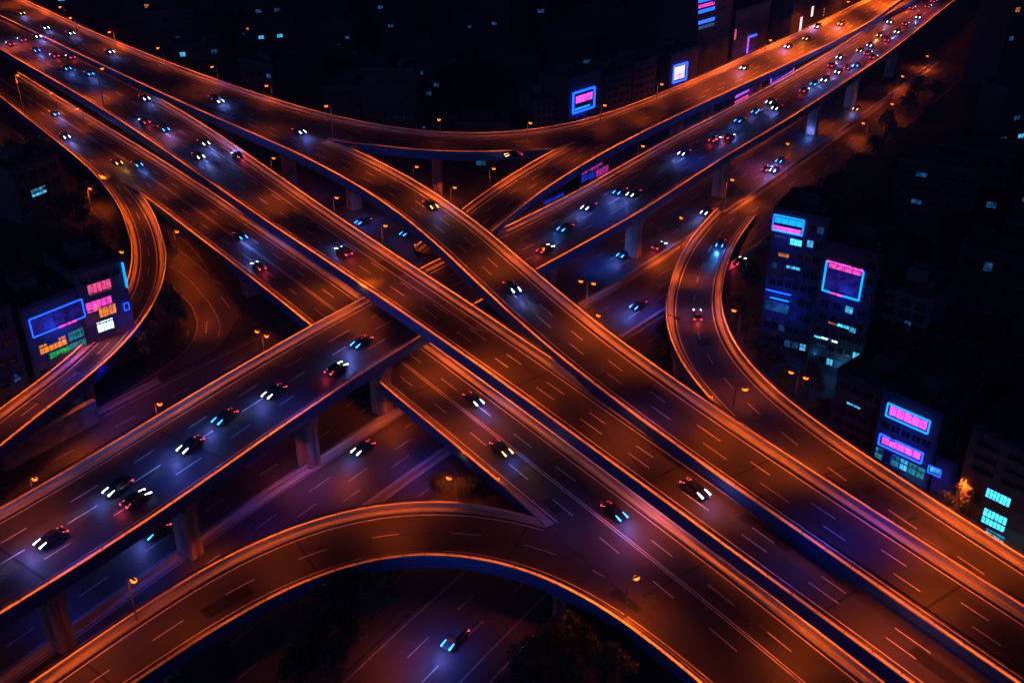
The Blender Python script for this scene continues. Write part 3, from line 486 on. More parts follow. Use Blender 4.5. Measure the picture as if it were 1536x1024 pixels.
viaduct('D', 'road_viaduct', 'lowest diagonal viaduct with double centre line passing under the wide viaduct', (-0.5, 0.5), solid=(0.02,), right=(IX('D', 190, 272), IX('D', 832, 782)),
        piers=[(377, 440, None), (660, 690, 0), (800, 850, 0), (200, 330, 0)])
viaduct('G', 'road_viaduct', 'narrow loop ramp curving past the neon building at the left edge', (0.0,), left=(IX('G', 190, 280), len(LN['G'].p) - 1), drop=0.03,
        piers=[(108, 640, 0), (155, 600, 0), (235, 480, 0), (60, 680, 0)])
viaduct('F', 'road_viaduct', 'arched two-lane ramp across the bottom joining the lowest viaduct', (0.0,), left=(0, IX('F', 828, 778)),
        drop=0.04, piers=[(560, 870, 0), (848, 915, None), (240, 1010, 0)])
viaduct('E', 'road_viaduct', 'curved ramp climbing at the right beside the neon buildings', (0.0,), right=(0, IX('E', 1133, 664)),
        piers=[(1020, 590, None), (1090, 690, 0)])
# ------------------------------------------------------------ street lamps
lamp_pole = {}
def lamp_meshes(h, arm, double):
    key = (round(h, 1), arm, double)
    if key in lamp_pole: return lamp_pole[key]
    p = MB(); p.tube([(0, 0, -0.1), (0, 0, 0.35), (0, 0, 0.4), (0, 0, h * 0.6), (0, 0, h)], [0.22, 0.22, 0.15, 0.13, 0.10], 8)
    arms = []
    for sg in ((1, -1) if double else (1,)):
        a = MB(); a.tube([(0, 0, h - 0.1), (sg * arm * .4, 0, h + 0.25), (sg * arm, 0, h + 0.32)], [0.06, 0.055, 0.05], 6)
        hd = MB(); hd.box(min(sg * (arm - .1), sg * (arm + .75)), -0.17, h + 0.25, max(sg * (arm - .1), sg * (arm + .75)), 0.17, h + 0.43)
        ls = MB(); x = sg * (arm + 0.36)
        ring = []
        for (r, z) in ((0.50, 0.245), (0.52, 0.12), (0.40, -0.08), (0.16, -0.18)):
            ring.append([Vector((x + r * math.cos(k * math.pi / 4), r * 0.8 * math.sin(k * math.pi / 4), h + z)) for k in range(8)])
        for i in range(3):
            for k in range(8): ls.face([ring[i][k], ring[i][(k + 1) % 8], ring[i + 1][(k + 1) % 8], ring[i + 1][k]])
        ls.face(ring[3])
        arms.append((a.mesh('arm', M_['pole']), hd.mesh('lamp_head', M_['pole']), ls.mesh('lens', M_['lens'])))
    lamp_pole[key] = (p.mesh('pole', M_['pole']), arms); return lamp_pole[key]
LAMPS = []
def lamp(hx, hy, z, h=8.5, away=None, energy=3200.0, where='', double=False, base=None, col=SODIUM):
    """hx, hy: pixel of the lamp head in the photograph; z: height of what the post stands on"""
    q = at(base[0], base[1], z) if base else at(hx, hy, z + h)
    if base:
        # height so that the head comes out where the photograph has it
        d = ray(hx, hy); t = math.hypot(q.x, q.y) / math.hypot(d.x, d.y); h = max(5.0, HCAM + d.z * t - z)
    best = None
    for k, ln in LN.items():
        i = ln.near(q.x, q.y); dd = math.hypot(ln.p[i, 0] - q.x, ln.p[i, 1] - q.y)
        zz = abs(float(ln.p[i, 2]) - z)
        if zz < 3 and (best is None or dd < best[0]): best = (dd, k, i)
    ang = 0.0
    if best:
        ln = LN[best[1]]; v = Vector((ln.p[best[2], 0] - q.x, ln.p[best[2], 1] - q.y, 0))
        if v.length > 0.5: ang = math.atan2(v.y, v.x)
    if away is not None: ang = away
    pm, arms = lamp_meshes(h, 1.1, double)
    r = empty('street_lamp', q, ang); link('pole', pm, r)
    for (a, hd, ls) in arms:
        ao = link('arm', a, r); ho = link('lamp_head', hd, r); link('lens', ls, ho)
    lo = spot('lamp_light', (1.4, 0, h - 0.15), (1.6, 0, 0), energy * (0.8 if z > 3 else 1.3), col, 160, 1.0, 0.3, r)
    tag(r, None, 'street lamp', 'sodium street lamps'); LAMPS.append((r, where, hx)); return r
ZB, ZD, ZA = 17.5, 6.5, 12.0
W1 = 'the upper edge of the upper left viaduct'
for hx, hy, bx, by in ((50, -6, 51, 8), (97, 15, 100, 31), (113, 33, 116, 48), (170, 53, 174, 70), (243, 77, 247, 95), (325, 101, 328, 124), (404, 128, 409, 154)): lamp(hx, hy, ZB, where=W1, base=(bx, by), energy=2200)
W2 = 'the arched connector ramp at the top'
lamp(495, 158, 19, base=(500, 205), where=W2); lamp(661, 183, 16, base=(661, 222), where=W2); lamp(793, 183, 14, base=(791, 214), where=W2)
W3 = 'the far edge of the upper right viaduct'
lamp(899, 157, 14, base=(900, 186), where=W3); lamp(984, 130, 14, base=(985, 150), where=W3); lamp(1145, 68, 14, base=(1147, 82), where=W3, energy=5000); lamp(1262, 8, 14, base=(1264, 22), where=W3, energy=6000)
W4 = 'the dark ground behind the central viaducts'
for hx, hy, bx, by in ((737, 252, 735, 292), (620, 249, 621, 285), (677, 280, 677, 312), (407, 236, 410, 275), (501, 295, 503, 335), (568, 337, 575, 380), (930, 153, 930, 175)): lamp(hx, hy, 0, base=(bx, by), where=W4, energy=2600)
W5 = 'the median of the ground expressway'
for hx, hy, bx, by in ((1185, 218, 1181, 268), (1083, 268, 1086, 315), (1028, 331, 1022, 372), (877, 424, 879, 472)): lamp(hx, hy, 0, base=(bx, by), where=W5, energy=4200, double=hx < 900)
W6 = 'the ground between the two upper right viaducts'
lamp(955, 218, 0, base=(955, 262), where=W6, energy=4500)
W7 = 'the ground near the curved ramp at right'
lamp(903, 477, 0, base=(904, 512), where=W7, energy=2500); lamp(1117, 470, 0, base=(1104, 525), where=W7, energy=2500); lamp(1197, 563, 0, base=(1188, 625), where=W7, energy=1800, double=True)
lamp(1434, 727, 0, base=(1419, 816), where='the pavement beside a lit tree at right', energy=9000, away=rad(55))
lamp(1101, 594, 13.5, base=(1099, 622), where='the road of the right ramp', energy=700)
lamp(946, 874, ZD, base=(938, 926), where='the near parapet of the bottom ramp', energy=6500)
lamp(684, 722, 0, base=(685, 760), where='the ground behind the bottom ramp beside a tree', energy=4200)
lamp(195, 863, ZD, base=(206, 931), where='the far parapet of the bottom ramp', energy=1500)
W8 = 'the ground left of the wide viaduct'
lamp(402, 500, 0, base=(399, 548), where=W8, energy=2200, double=True); lamp(237, 602, 0, base=(241, 652), where=W8, energy=2200); lamp(52, 712, 0, base=(57, 762), where=W8, energy=2500)
W9 = 'the orange lit street at the left'
lamp(134, 281, 0, base=(137, 312), where=W9, energy=7000); lamp(181, 377, 0, base=(183, 405), where=W9, energy=4000); lamp(264, 345, 0, base=(266, 380), where=W9, energy=3500)
lamp(34, 111, 0, base=(45, 208), where='a very tall post left of the lowest viaduct', energy=16000)
lamp(87, 139, ZD, base=(90, 168), where='the far edge of the lowest viaduct at left', energy=6000)
lamp(125, 170, ZD, base=(127, 186), where='the far edge of the lowest viaduct further right', energy=4500)
lamp(153, 104, ZB, base=(156, 160), where='the near edge of the diagonal viaduct at upper left', energy=4000)
W10 = 'the far end of the ground road'
lamp(1390, 90, 0, base=(1389, 106), where=W10, energy=7000); lamp(1345, 117, 0, base=(1344, 135), where=W10, energy=5000); lamp(1299, 188, 0, base=(1298, 210), where=W10, energy=5000); lamp(1342, 163, 0, base=(1341, 180), where=W10, energy=5000)
cnt = {}
for w in set(x[1] for x in LAMPS):
    g_ = sorted([x for x in LAMPS if x[1] == w], key=lambda x: x[2])
    for k, x in enumerate(g_):
        pre = 'orange street lamp on ' + w
        x[0]['label'] = pre if len(g_) == 1 else pre + ', ' + ORD[k] + ' from left'

# bare spots added for the coloured light pools
def pool(px, py, z, e=3000.0, col=SODIUM, h=8.0, ang=122):
    q = at(px, py, z); spot('added_pool_spot', q + Vector((0, 0, h)), q, e * (1.15 if col is SODIUM and z > 3 else 0.62 if col is SODIUM else 1.05), col, ang, 1.0, 0.3)
for px, py, e in ((20, 70, 9000), (55, 95, 9000), (150, 145, 8000), (250, 205, 4500), (412, 300, 5200), (545, 400, 4200), (590, 440, 3600), (735, 548, 5200), (800, 585, 2500), (930, 655, 3200), (1060, 745, 4200), (1310, 950, 3500), (1400, 1010, 2500)): pool(px, py, ZB, e)
for px, py, e in ((20, 0, 9000), (60, 15, 9000), (170, 65, 7000), (300, 130, 3000), (400, 190, 3000), (560, 255, 3200), (640, 300, 3600), (745, 395, 4200), (880, 490, 4800), (930, 530, 3000), (1075, 645, 4500), (1160, 690, 3000), (1400, 880, 4500)): pool(px, py, 19, e)
for px, py, e in ((250, 280, 2500), (310, 325, 2500), (490, 440, 4200), (650, 560, 4500), (715, 640, 4500), (960, 790, 4200), (1190, 980, 3600), (165, 240, 3000)): pool(px, py, ZD, e)
for px, py, e in ((590, 785, 2500), (420, 840, 1500), (140, 1000, 2200), (290, 930, 1500), (215, 320, 3000), (155, 510, 4500), (60, 610, 2000)): pool(px, py, ZD, e)
for px, py, e in ((540, 475, 3200), (60, 790, 2800), (560, 460, 1500), (790, 375, 2500), (1250, 110, 3000), (1340, 40, 4500)): pool(px, py, ZA, e)
for px, py, z, e in ((1330, 60, 12, 7000), (1290, 90, 12, 5000), (1385, 20, 12, 7000), (50, 75, 17.5, 4000)): pool(px, py, z, e, (1.0, 0.06, 0.16), 12.0)
for px, py, e in ((790, 275, 4200), (860, 235, 3500), (960, 175, 3800), (1060, 130, 22000), (1120, 108, 45000), (1190, 75, 70000), (1260, 40, 90000), (1330, 5, 90000)): pool(px, py, 14, e, SODIUM, 8.0 if e < 10000 else 13.0, 122 if e < 10000 else 145)
for px, py, z, e in ((1035, 420, 4, 4200), (1045, 480, 8, 3500), (1110, 590, 14, 2500), (1220, 690, 18, 3500), (1400, 800, 18.5, 4500), (1490, 840, 18.5, 2500)): pool(px, py, z, e)
for px, py, e in ((330, 850, 3000), (520, 720, 3000), (590, 640, 3000), (985, 392, 4500), (1125, 305, 5000), (455, 300, 2500), (665, 300, 2500), (870, 475, 3000), (130, 680, 3000)): pool(px, py, 0, e, SODIUM, 5.0, 150)  # low ground spots added to warm the piers
for px, py, e in ((590, 990, 3500), (440, 720, 2600), (1130, 270, 4500), (1180, 230, 7000), (1240, 190, 8000), (1300, 160, 8000), (300, 480, 5000), (290, 430, 4500), (160, 300, 4000), (690, 735, 2500), (1140, 250, 6000)): pool(px, py, 0, e)
BLUE = (0.03, 0.085, 1.0); VIO = (0.16, 0.035, 1.0)  # blue and violet spots added for coloured pools where no lamp stands
for px, py, z, e in ((1245, 800, 18.8, 1300), (990, 620, 18.8, 600), (1190, 850, 17.5, 700), (850, 770, 6.5, 700), (640, 420, 17.5, 500), (400, 370, 6.5, 700), (330, 130, 17.5, 700), (470, 720, 0, 1500), (170, 640, 0, 1000), (120, 830, 12, 1600), (260, 700, 12, 2600), (430, 610, 12, 1800), (900, 320, 12, 3000), (1040, 240, 12, 3800), (960, 465, 0, 3800), (900, 395, 0, 3200), (620, 700, 0, 1900), (90, 920, 0, 1500), (220, 860, 0, 1300), (545, 335, 0, 2600), (500, 130, 0, 0), (660, 975, 0, 2200), (610, 380, 0, 1500)):
    if e: pool(px, py, z, e, BLUE, 8.0, 120)
for px, py, z, e in ((1310, 800, 18.5, 1800), (1000, 520, 0, 2200), (925, 815, ZD, 900), (360, 660, 0, 1300), (480, 620, 12, 900), (470, 290, 0, 1500), (1150, 255, 0, 3500), (350, 570, 0, 1300), (170, 600, 0, 900), (400, 780, 0, 1300), (1350, 960, 18.8, 700)):
    pool(px, py, z, e * .6, VIO, 8.0, 130)

# ------------------------------------------------------------ cars
def car_proto(paint, van=False, estate=False):
    r = empty('car', (0, 0, -50))
    L, Wd = (5.0, 1.9) if van else (4.5, 1.8)
    b = MB()
    if van: secs = [(-2.5, .45, 1.9, .80), (-2.42, .30, 2.0, .92), (-1.2, .28, 2.05, .95), (1.0, .28, 2.02, .95), (1.75, .28, 1.25, .95), (2.35, .30, 1.0, .9), (2.5, .42, .8, .78)]
    else: secs = [(-2.25, .42, .82, .76), (-2.15, .28, .95, .86), (-1.4, .25, 1.0, .9), (-.6, .24, .98, .9), (.6, .24, .98, .9), (1.2, .25, .95, .9), (2.0, .28, .80, .86), (2.25, .40, .66, .72)]
    rows = []
    for (x, z0, z1, w) in secs:
        zm = z0 + (z1 - z0) * .6
        rows.append([Vector((x, y, z)) for y, z in ((-w * .85, z0), (-w, z0 + .12), (-w, zm), (-w * .88, z1), (0, z1 + .04), (w * .88, z1), (w, zm), (w, z0 + .12), (w * .85, z0))])
    for i in range(len(rows) - 1):
        for k in range(9): k2 = (k + 1) % 9; b.face([rows[i][k], rows[i][k2], rows[i + 1][k2], rows[i + 1][k]])
    b.face(rows[0]); b.face(list(reversed(rows[-1]))); b.build('body', paint, r, smooth=False)
    c = MB()
    if van: cab = [(1.02, 1.40, .80, 1.0), (1.0, 2.03, .76, .0)]; pts0 = [(1.70, .82, 1.30), (1.04, .74, 1.98)]
    if van:
        c.face([Vector((1.74, -.80, 1.30)), Vector((1.74, .80, 1.30)), Vector((1.06, .76, 2.03)), Vector((1.06, -.76, 2.03))])
        for s in (-1, 1): c.face([Vector((1.5, s * .965, 1.25)), Vector((.3, s * .965, 1.25)), Vector((.3, s * .93, 1.85)), Vector((1.0, s * .93, 1.85))])
        c.build('windscreen', M_['glass'], r)
    else:
        lo = [Vector((-1.55, -.76, .98)), Vector((1.15, -.76, .96)), Vector((1.15, .76, .96)), Vector((-1.55, .76, .98))]
        xb = -1.75 if estate else -.85; zt = 1.6 if estate else 1.42
        if estate: lo[0].x = lo[3].x = -2.1
        hi = [Vector((xb, -.62, zt)), Vector((.35, -.58, zt)), Vector((.35, .58, zt)), Vector((xb, .62, zt))]
        for k in range(4): c.face([lo[k], lo[(k + 1) % 4], hi[(k + 1) % 4], hi[k]])
        c.build('windows', M_['glass'], r)
        rf = MB(); rf.box(xb - .01, -.62, zt - .015, .36, .62, zt + .03); rf.build('roof', paint, r)
    for x in (-1.4, 1.4):
        for s in (-1, 1):
            w = MB(); w.tube([(x, s * (Wd / 2 - .22), .32), (x, s * (Wd / 2 + .01), .32)], .32, 12); wo_ = w.build('wheel', M_['tyre'], r)
            h = MB(); h.tube([(x, s * (Wd / 2 + .005), .32), (x, s * (Wd / 2 + .025), .32)], .2, 10); h.build('rim', M_['rim'], wo_)
    return r, L
protos = {}
def wedge(mb, x0, za, zb, x1, zc, zd, y, w0, w1):
    """swept-back lamp unit along the wing: from the bumper (x0) back to a narrow end (x1)"""
    P = [Vector(q) for q in ((x0, y - w0, za), (x0, y + w0, za), (x0, y + w0, zb), (x0, y - w0, zb), (x1, y - w1, zc), (x1, y + w1, zc), (x1, y + w1, zd), (x1, y - w1, zd))]
    for f in ((0, 1, 2, 3), (4, 5, 6, 7), (0, 1, 5, 4), (1, 2, 6, 5), (2, 3, 7, 6), (3, 0, 4, 7)): mb.face([P[k] for k in f])
def lights_of(kind):
    if ('h', kind) not in protos:
        m = {'w': 'headw', 'b': 'headb', 'o': 'heado', 'r': 'headw'}[kind]
        hs, ts = [], []
        for s in (-1, 1):
            h = MB(); wedge(h, 2.29, .62, .76, 1.15, .93, .99, s * .70, .13, .07); hs.append(h.mesh('headlight', M_[m]))
            t = MB(); wedge(t, -2.29, .66, .88, -1.45, .98, 1.03, s * .68, .16, .06); ts.append(t.mesh('tail_light', M_['tail']))
        protos[('h', kind)] = (hs, ts)
    return protos[('h', kind)]
SCALE_BEAM = 1.0
P4 = [car_proto(M_['car1'])[0], car_proto(M_['car2'])[0], car_proto(M_['car3'], estate=True)[0], car_proto(M_['car4'])[0]]
PN = ['black', 'dark blue', 'grey estate', 'charcoal']; used = set(); CARS = []
BEAM = dict(w=(0.40, 0.50, 1.0), b=(0.05, 0.30, 1.0), o=(1.0, 0.45, 0.12), r=(0.9, 0.35, 0.5))
GLOW = dict(w=(0.16, 0.22, 1.0), b=(0.03, 0.2, 1.0), o=(1.0, 0.4, 0.1), r=(0.9, 0.2, 0.4))
def car(key, px, py, kind, e=1.0):
    ln = LN[key]; i = ln.nearpx(px, py)
    z = float(ln.p[i, 2]) if key != 'M' else 0.0
    q = at(px, py, z + 0.03); i = ln.near(q.x, q.y); t = Vector((ln.t[i, 0], ln.t[i, 1], 0))
    if key == 'E' or key == 'J': q.z = float(ln.p[i, 2]) + 0.03
    toward = -1 if t.y > 0 else 1       # heading with decreasing y comes towards the viewer
    d = t * toward if kind != 'r' else t * -toward
    j = random.choices((0, 1, 2, 3), (4, 3, 3, 1))[0]
    if j not in used: r = P4[j]; used.add(j)
    else: r = copy_tree(P4[j])
    for ch in list(r.children):
        if ch.name.split('.')[0] in ('headlight', 'tail_light', 'headlight_beam', 'tail_glow'): bpy.data.objects.remove(ch)
    r.name = 'car'
    r.location = q; r.rotation_euler = (0, 0, math.atan2(d.y, d.x))
    hs, ts = lights_of(kind)
    for m in hs: link('headlight', m, r)
    for m in ts: link('tail_light', m, r)
    depth = proj(q)[2]
    if kind != 'r':
        for s in ((-.68, .68) if depth < 260 else (0,)):
            spot('headlight_beam', (2.35, s, .72), (13, s * 1.1, 0.0), (1300 if s else 2200) * e, BEAM[kind], 24, .7, .06, r)
        pd = bpy.data.lights.new('front_glow', 'POINT'); pd.energy = 230 * e; pd.color = GLOW[kind]; pd.shadow_soft_size = .3
        po = bpy.data.objects.new('front_glow', pd); COL.objects.link(po); po.location = (3.4, 0, 1.6); po.parent = r
    else:
        pd = bpy.data.lights.new('tail_glow', 'POINT'); pd.energy = 90 * e; pd.color = (1.0, .06, .12); pd.shadow_soft_size = .3
        po = bpy.data.objects.new('tail_glow', pd); COL.objects.link(po); po.location = (-2.9, 0, .9); po.parent = r
    CARS.append((r, key, kind, j, proj(q)[0])); return r
CL = dict(
 A='412,592,w,2 338,630,b,1.6 287,672,w,1.6 178,735,w,1.6 205,753,r 78,812,w,1.8 505,557,r 543,517,b,1.4 818,377,r 848,345,b,1.2 883,313,w,1.5 930,290,b,1.6 950,293,w,1 1026,232,w,1.8 1072,212,r 1093,208,r 1110,183,b 1156,155,w 1165,164,w 1206,138,r 1238,122,w 1258,110,w 1260,88,w 1285,100,b 1305,70,w 1335,35,w 1310,88,r 1332,62,r 1368,14,r 1392,12,r 1358,38,r 1302,82,r 1346,50,w 1378,28,w 1400,4,r 1320,55,o 1290,78,o 1272,104,r 1248,100,r 1222,128,b 1135,170,b',
 H='1117,104,w 1183,72,w 1226,42,w 1262,38,o 1210,60,o 770,236,o,.5 32,22,o 165,80,w 106,52,w 68,44,w',
 C='327,154,w 449,200,w 646,311,o,1.2 768,435,w,1.5 322,150,w,.6',
 B='16,68,r 33,62,r 56,57,w 54,78,b 100,105,b,1.2 134,113,b,1.4 82,86,r 106,88,r 217,150,w 217,185,r 246,196,b,1.2 306,217,w,2 298,237,w,1.4 357,236,r 516,381,r 1042,738,w,.6',
 D='83,173,b,1.4 98,207,w,1.4 206,249,b 176,246,o 361,357,b,1.4 388,403,r 710,603,w,1.2 752,677,o,1.2 921,772,b,1.2',
 M='545,335,b,3 612,352,b 936,384,b,2.2 957,461,b,2.6 545,676,w,1.2 683,962,b,1.8 236,800,b,.8 1060,320,w,1.6 1150,256,r 1162,257,w 1171,243,b 989,372,r 1220,200,b 1108,395,r 1285,165,o',
 E='1081,366,b,3 1046,474,r')
for k, s in CL.items():
    for it in s.split():
        v = it.split(','); car(k, float(v[0]), float(v[1]), v[2], float(v[3]) if len(v) > 3 else 1.0)
for j in range(4):
    if j not in used:
        for ch in list(P4[j].children_recursive): bpy.data.objects.remove(ch)
        bpy.data.objects.remove(P4[j])
WHERE = dict(A='the wide straight viaduct', H='the top outer viaduct', C='the upper diagonal viaduct', B='the straight diagonal viaduct', D='the lowest diagonal viaduct', M='the ground roads', E='the right ramp', J='the curved ramp')
WHAT = dict(w='white headlights', b='blue headlights', o='warm headlights', r='red tail lights')
bk = {}
for c in CARS: bk.setdefault(c[1:4], []).append(c)
for (k, kd, j), lst in bk.items():
    lst.sort(key=lambda c: c[4])
    for n, c in enumerate(lst):
        pre = '%s %s showing %s on %s' % (PN[j], 'car', WHAT[kd], WHERE[k])
        tag(c[0], pre if len(lst) == 1 else pre + ', ' + ORD[n] + ' such from left', 'car', 'cars on the interchange')
# ------------------------------------------------------------ buildings
class Facade:
    """a building whose front wall stands between two ground points; local x along the front, y into the building, z up"""
    def __init__(s, name, label, bl, br, tl, depth, wall, cat='building', group=None, h=None, parapet=True):
        s.o = at(*bl); b = at(*br); v = b - s.o; s.w = v.length; s.ang = math.atan2(v.y, v.x)
        s.X = v.normalized(); s.N = Vector((s.X.y, -s.X.x, 0))       # N points to the viewer's side
        s.h = h if h else s.uv(*tl)[1]
        s.root = empty(name, s.o, s.ang); tag(s.root, label, cat, group); s.depth = depth
        w = MB(); w.box(0, 0, -0.5, s.w, depth, s.h)
        zz = 3.4
        while zz < s.h - 1.5:
            w.box(-.05, -.07, zz, s.w + .05, .0, zz + .22); zz += 3.3
        for px_ in (.25, s.w - .35): w.tube([(px_, -.12, .2), (px_, -.12, s.h - .3)], .07, 5)
        w.build('wall', wall, s.root, merge=False)
        ac = MB(); rr = random.Random(int(s.w * 1000))
        for k in range(int(s.w * s.h / 45)):
            u = rr.uniform(.8, s.w - 1.6); v = 3.7 + 3.3 * rr.randrange(max(1, int(s.h / 3.3) - 1))
            if v > s.h - 1.4: continue
            b_ = MB(); b_.box(u, -.45, v - .1, u + .8, -.02, v + .5); b_.build('air_conditioner', M_['wallp'], s.root)
        if parapet:
            r = MB()
            t = .3
            for (x0, y0, x1, y1) in ((-.15, -.15, s.w + .15, t), (-.15, depth - t, s.w + .15, depth + .15), (-.15, t, t, depth - t), (s.w - t, t, s.w + .15, depth - t)): r.box(x0, y0, s.h - .25, x1, y1, s.h + .7)
            r.box(t, t, s.h + .004, s.w - t, depth - t, s.h + .06)
            ro = r.build('roof', M_['roof'], s.root)
            st = MB(); a = s.w * .3; st.box(a, depth * .45, s.h + .05, a + min(4, s.w * .4), depth * .45 + min(4, depth * .4), s.h + 2.6); st.box(s.w * .75, depth * .3, s.h + .05, s.w * .75 + 1.2, depth * .3 + 1.2, s.h + 1.1)
            st.build('roof_hut', wall, ro)
    def uv(s, px, py):
        d = ray(px, py); c = Vector((0, 0, HCAM)); t = (s.o - c).dot(s.N) / d.dot(s.N); p = c + d * t
        return (p - s.o).dot(s.X), p.z
    def window(s, u0, v0, u1, v1, mat, name='window', frame=True, mull=0):
        if not hasattr(s, 'used'): s.used = []
        s.used.append((u0, v0, u1, v1))
        f = MB(); t = .09
        f.box(u0 - t, -.10, v0 - t, u1 + t, .02, v0); f.box(u0 - t, -.10, v1, u1 + t, .02, v1 + t)
        f.box(u0 - t, -.10, v0, u0, .02, v1); f.box(u1, -.10, v0, u1 + t, .02, v1)
        for k in range(1, mull + 1):
            x = u0 + (u1 - u0) * k / (mull + 1); f.box(x - .04, -.09, v0, x + .04, .02, v1)
        fo = f.build(name, M_['frame'], s.root, merge=False)
        p = MB(); p.face([(u0, -.03, v0), (u1, -.03, v0), (u1, -.03, v1), (u0, -.03, v1)]); p.build('pane', mat, fo, merge=False)
        return fo
    def px_window(s, a, b, mat, name='lit_window', mull=3):
        u0, v1 = s.uv(*a); u1, v0 = s.uv(*b)
        u0, u1 = min(u0, u1), max(u0, u1); v0, v1 = min(v0, v1), max(v0, v1)
        return s.window(max(.1, u0), max(.2, v0), min(s.w - .1, u1), min(s.h - .2, v1), mat, name, mull=mull)
    def rect(s, u0, v0, u1, v1, mat, name='neon_frame', r=.16, d=.35, sides='tblr', mats=None):
        first = None
        for k, (p, q) in dict(t=((u0, v1), (u1, v1)), b=((u0, v0), (u1, v0)), l=((u0, v0), (u0, v1)), r=((u1, v0), (u1, v1))).items():
            if k not in sides: continue
            if k == sides[0]:
                gl = bpy.data.lights.new('added_sign_glow', 'POINT'); gl.energy = 80 * (u1 - u0 + 4); gl.color = (0.008, 0.06, 1.0); gl.shadow_soft_size = 1.0; go = bpy.data.objects.new('added_sign_glow', gl); COL.objects.link(go); go.location = ((u0 + u1) / 2, -3.2, v0 - 1); go.parent = s.root  # added point light that washes the wall blue around the tubes
            m = MB(); m.tube([(p[0], -d, p[1]), (q[0], -d, q[1])], r, 6); o = m.build('neon_tube', (mats or {}).get(k, mat), s.root)
    def panel(s, u0, v0, u1, v1, mat, name='sign_panel', d=.22, lines=True):
        if not hasattr(s, 'used'): s.used = []
        s.used.append((u0, v0, u1, v1))
        m = MB(); m.box(u0, -d, v0, u1, -.01, v1); b = m.build(name, M_['frame'], s.root)
        p = MB(); e = .06; p.face([(u0 + e, -d - .01, v0 + e), (u1 - e, -d - .01, v0 + e), (u1 - e, -d - .01, v1 - e), (u0 + e, -d - .01, v1 - e)]); p.build('sign_face', mat, b, merge=False)
        if lines:
            n = max(2, int((u1 - u0) / 1.3)); g_ = MB()
            for k in range(1, n): x = u0 + (u1 - u0) * k / n; g_.box(x - .04, -d - .04, v0, x + .04, -d, v1)
            g_.build('sign_rib', M_['frame'], b, merge=False)
        return b
    def px_rect(s, a, b):
        u0, v1 = s.uv(*a); u1, v0 = s.uv(*b); return min(u0, u1), min(v0, v1), max(u0, u1), max(v0, v1)
    def grid(s, cols, rows, u0=.7, u1=None, v0=1.5, v1=None, fill=(.62, .5), lit=0, litmats=('dimc',), skip=None, mull=1):
        u1 = s.w - .7 if u1 is None else u1; v1 = s.h - 1.0 if v1 is None else v1
        cw, rh = (u1 - u0) / cols, (v1 - v0) / rows
        cells = [(c, r) for r in range(rows) for c in range(cols)]; L = set(random.sample(cells, min(lit, len(cells))))
        taken = list(getattr(s, 'used', []))
        for c, r in cells:
            a = u0 + cw * (c + .5 - fill[0] / 2); b = v0 + rh * (r + .5 - fill[1] / 2)
            if any(not (a + cw * fill[0] < r_[0] - .25 or a > r_[2] + .25 or b + rh * fill[1] < r_[1] - .25 or b > r_[3] + .25) for r_ in taken): continue
            if skip and skip(a, b, a + cw * fill[0], b + rh * fill[1]): continue
            if (c, r) in L: s.window(a, b, a + cw * fill[0], b + rh * fill[1], M_[random.choice(litmats)], 'lit_window', mull=mull)
            else: s.window(a, b, a + cw * fill[0], b + rh * fill[1], M_['glass'], 'window', mull=mull)
KEYB = []
def avoid(rects):
    return lambda a, b, c, d: any(not (c < r[0] - .2 or a > r[2] + .2 or d < r[1] - .2 or b > r[3] + .2) for r in rects)
def FB(*a, **k): f = Facade(*a, **k); KEYB.append(f); return f

# --- neon corner at the left
f = FB('shop_building', 'low shop with blue neon frame and orange and green windows, behind the loop ramp', (62, 598), (141, 562), (32, 466), 13, M_['wallp'])
R0 = f.px_rect((42, 478), (123, 474)); u0, v1 = f.uv(42, 479); u1, _ = f.uv(121, 449); u0b, v0 = f.uv(50, 505)
f.panel(u0 + .3, v0 + .3, u1 - .2, v1 - .3, M_['screen'], 'dark_screen')
f.rect(u0, v0, u1, v1, M_['nblue'], r=.13)
f.panel(u0 + (u1 - u0) * .46, v0 - .25, u0 + (u1 - u0) * .82, v0 + .35, M_['nmag'], d=.5)
rs = [(u0 - .3, v0 - .5, u1 + .3, v1 + .5)]
for a, b, m in (((58, 522), (102, 524), 'nora'), ((102, 505), (130, 508), 'nteal'), ((73, 530), (105, 526), 'ngreen'), ((104, 520), (134, 516), 'nteal')):
    x0, y1 = f.uv(a[0], a[1] - 2); x1, y0 = f.uv(b[0], b[1] - 2)
    h = 1.9 if m != 'ngreen' else 1.2; yc = (y0 + y1) / 2
    yc = dict(nora=v0 - 3.2, ngreen=v0 - 5.2, nteal=v0 - 3.0 if a[1] < 510 else v0 - 5.4)[m]
    f.window(max(.2, x0), yc - h / 2, min(f.w - .1, x1), yc + h / 2, M_[m], 'lit_window', mull=5)
f.grid(5, 2, v0=.8, v1=v0 - 6.6, lit=2, litmats=('dimc',))
f = FB('shop_building', 'taller shop with pink lit floors and upright cyan neon bar, behind the loop ramp', (142, 560), (212, 534), (112, 410), 14, M_['wallp'])
f.grid(4, 1, v0=f.h - 3.4, v1=f.h - 1, fill=(.7, .5))
for a, b, m in (((131, 432), (167, 429), 'nrose'), ((129, 461), (168, 452), 'nmag'), ((148, 466), (174, 464), 'nora'), ((146, 491), (170, 484), 'coolw')):
    x0, y1 = f.uv(*a); x1, y0 = f.uv(*b); yc = (y0 + y1) / 2
    f.window(max(.3, x0), yc - 1.1, min(f.w - .8, x1), yc + 1.1, M_[m], 'lit_window', mull=4)
u0, v1 = f.uv(169, 397); u1, v0 = f.uv(176, 434); m = MB(); m.tube([(f.w - .3, -.45, v0), (f.w - .3, -.45, v1)], .24, 6); m.build('neon_tube', M_['ncyan'], f.root)
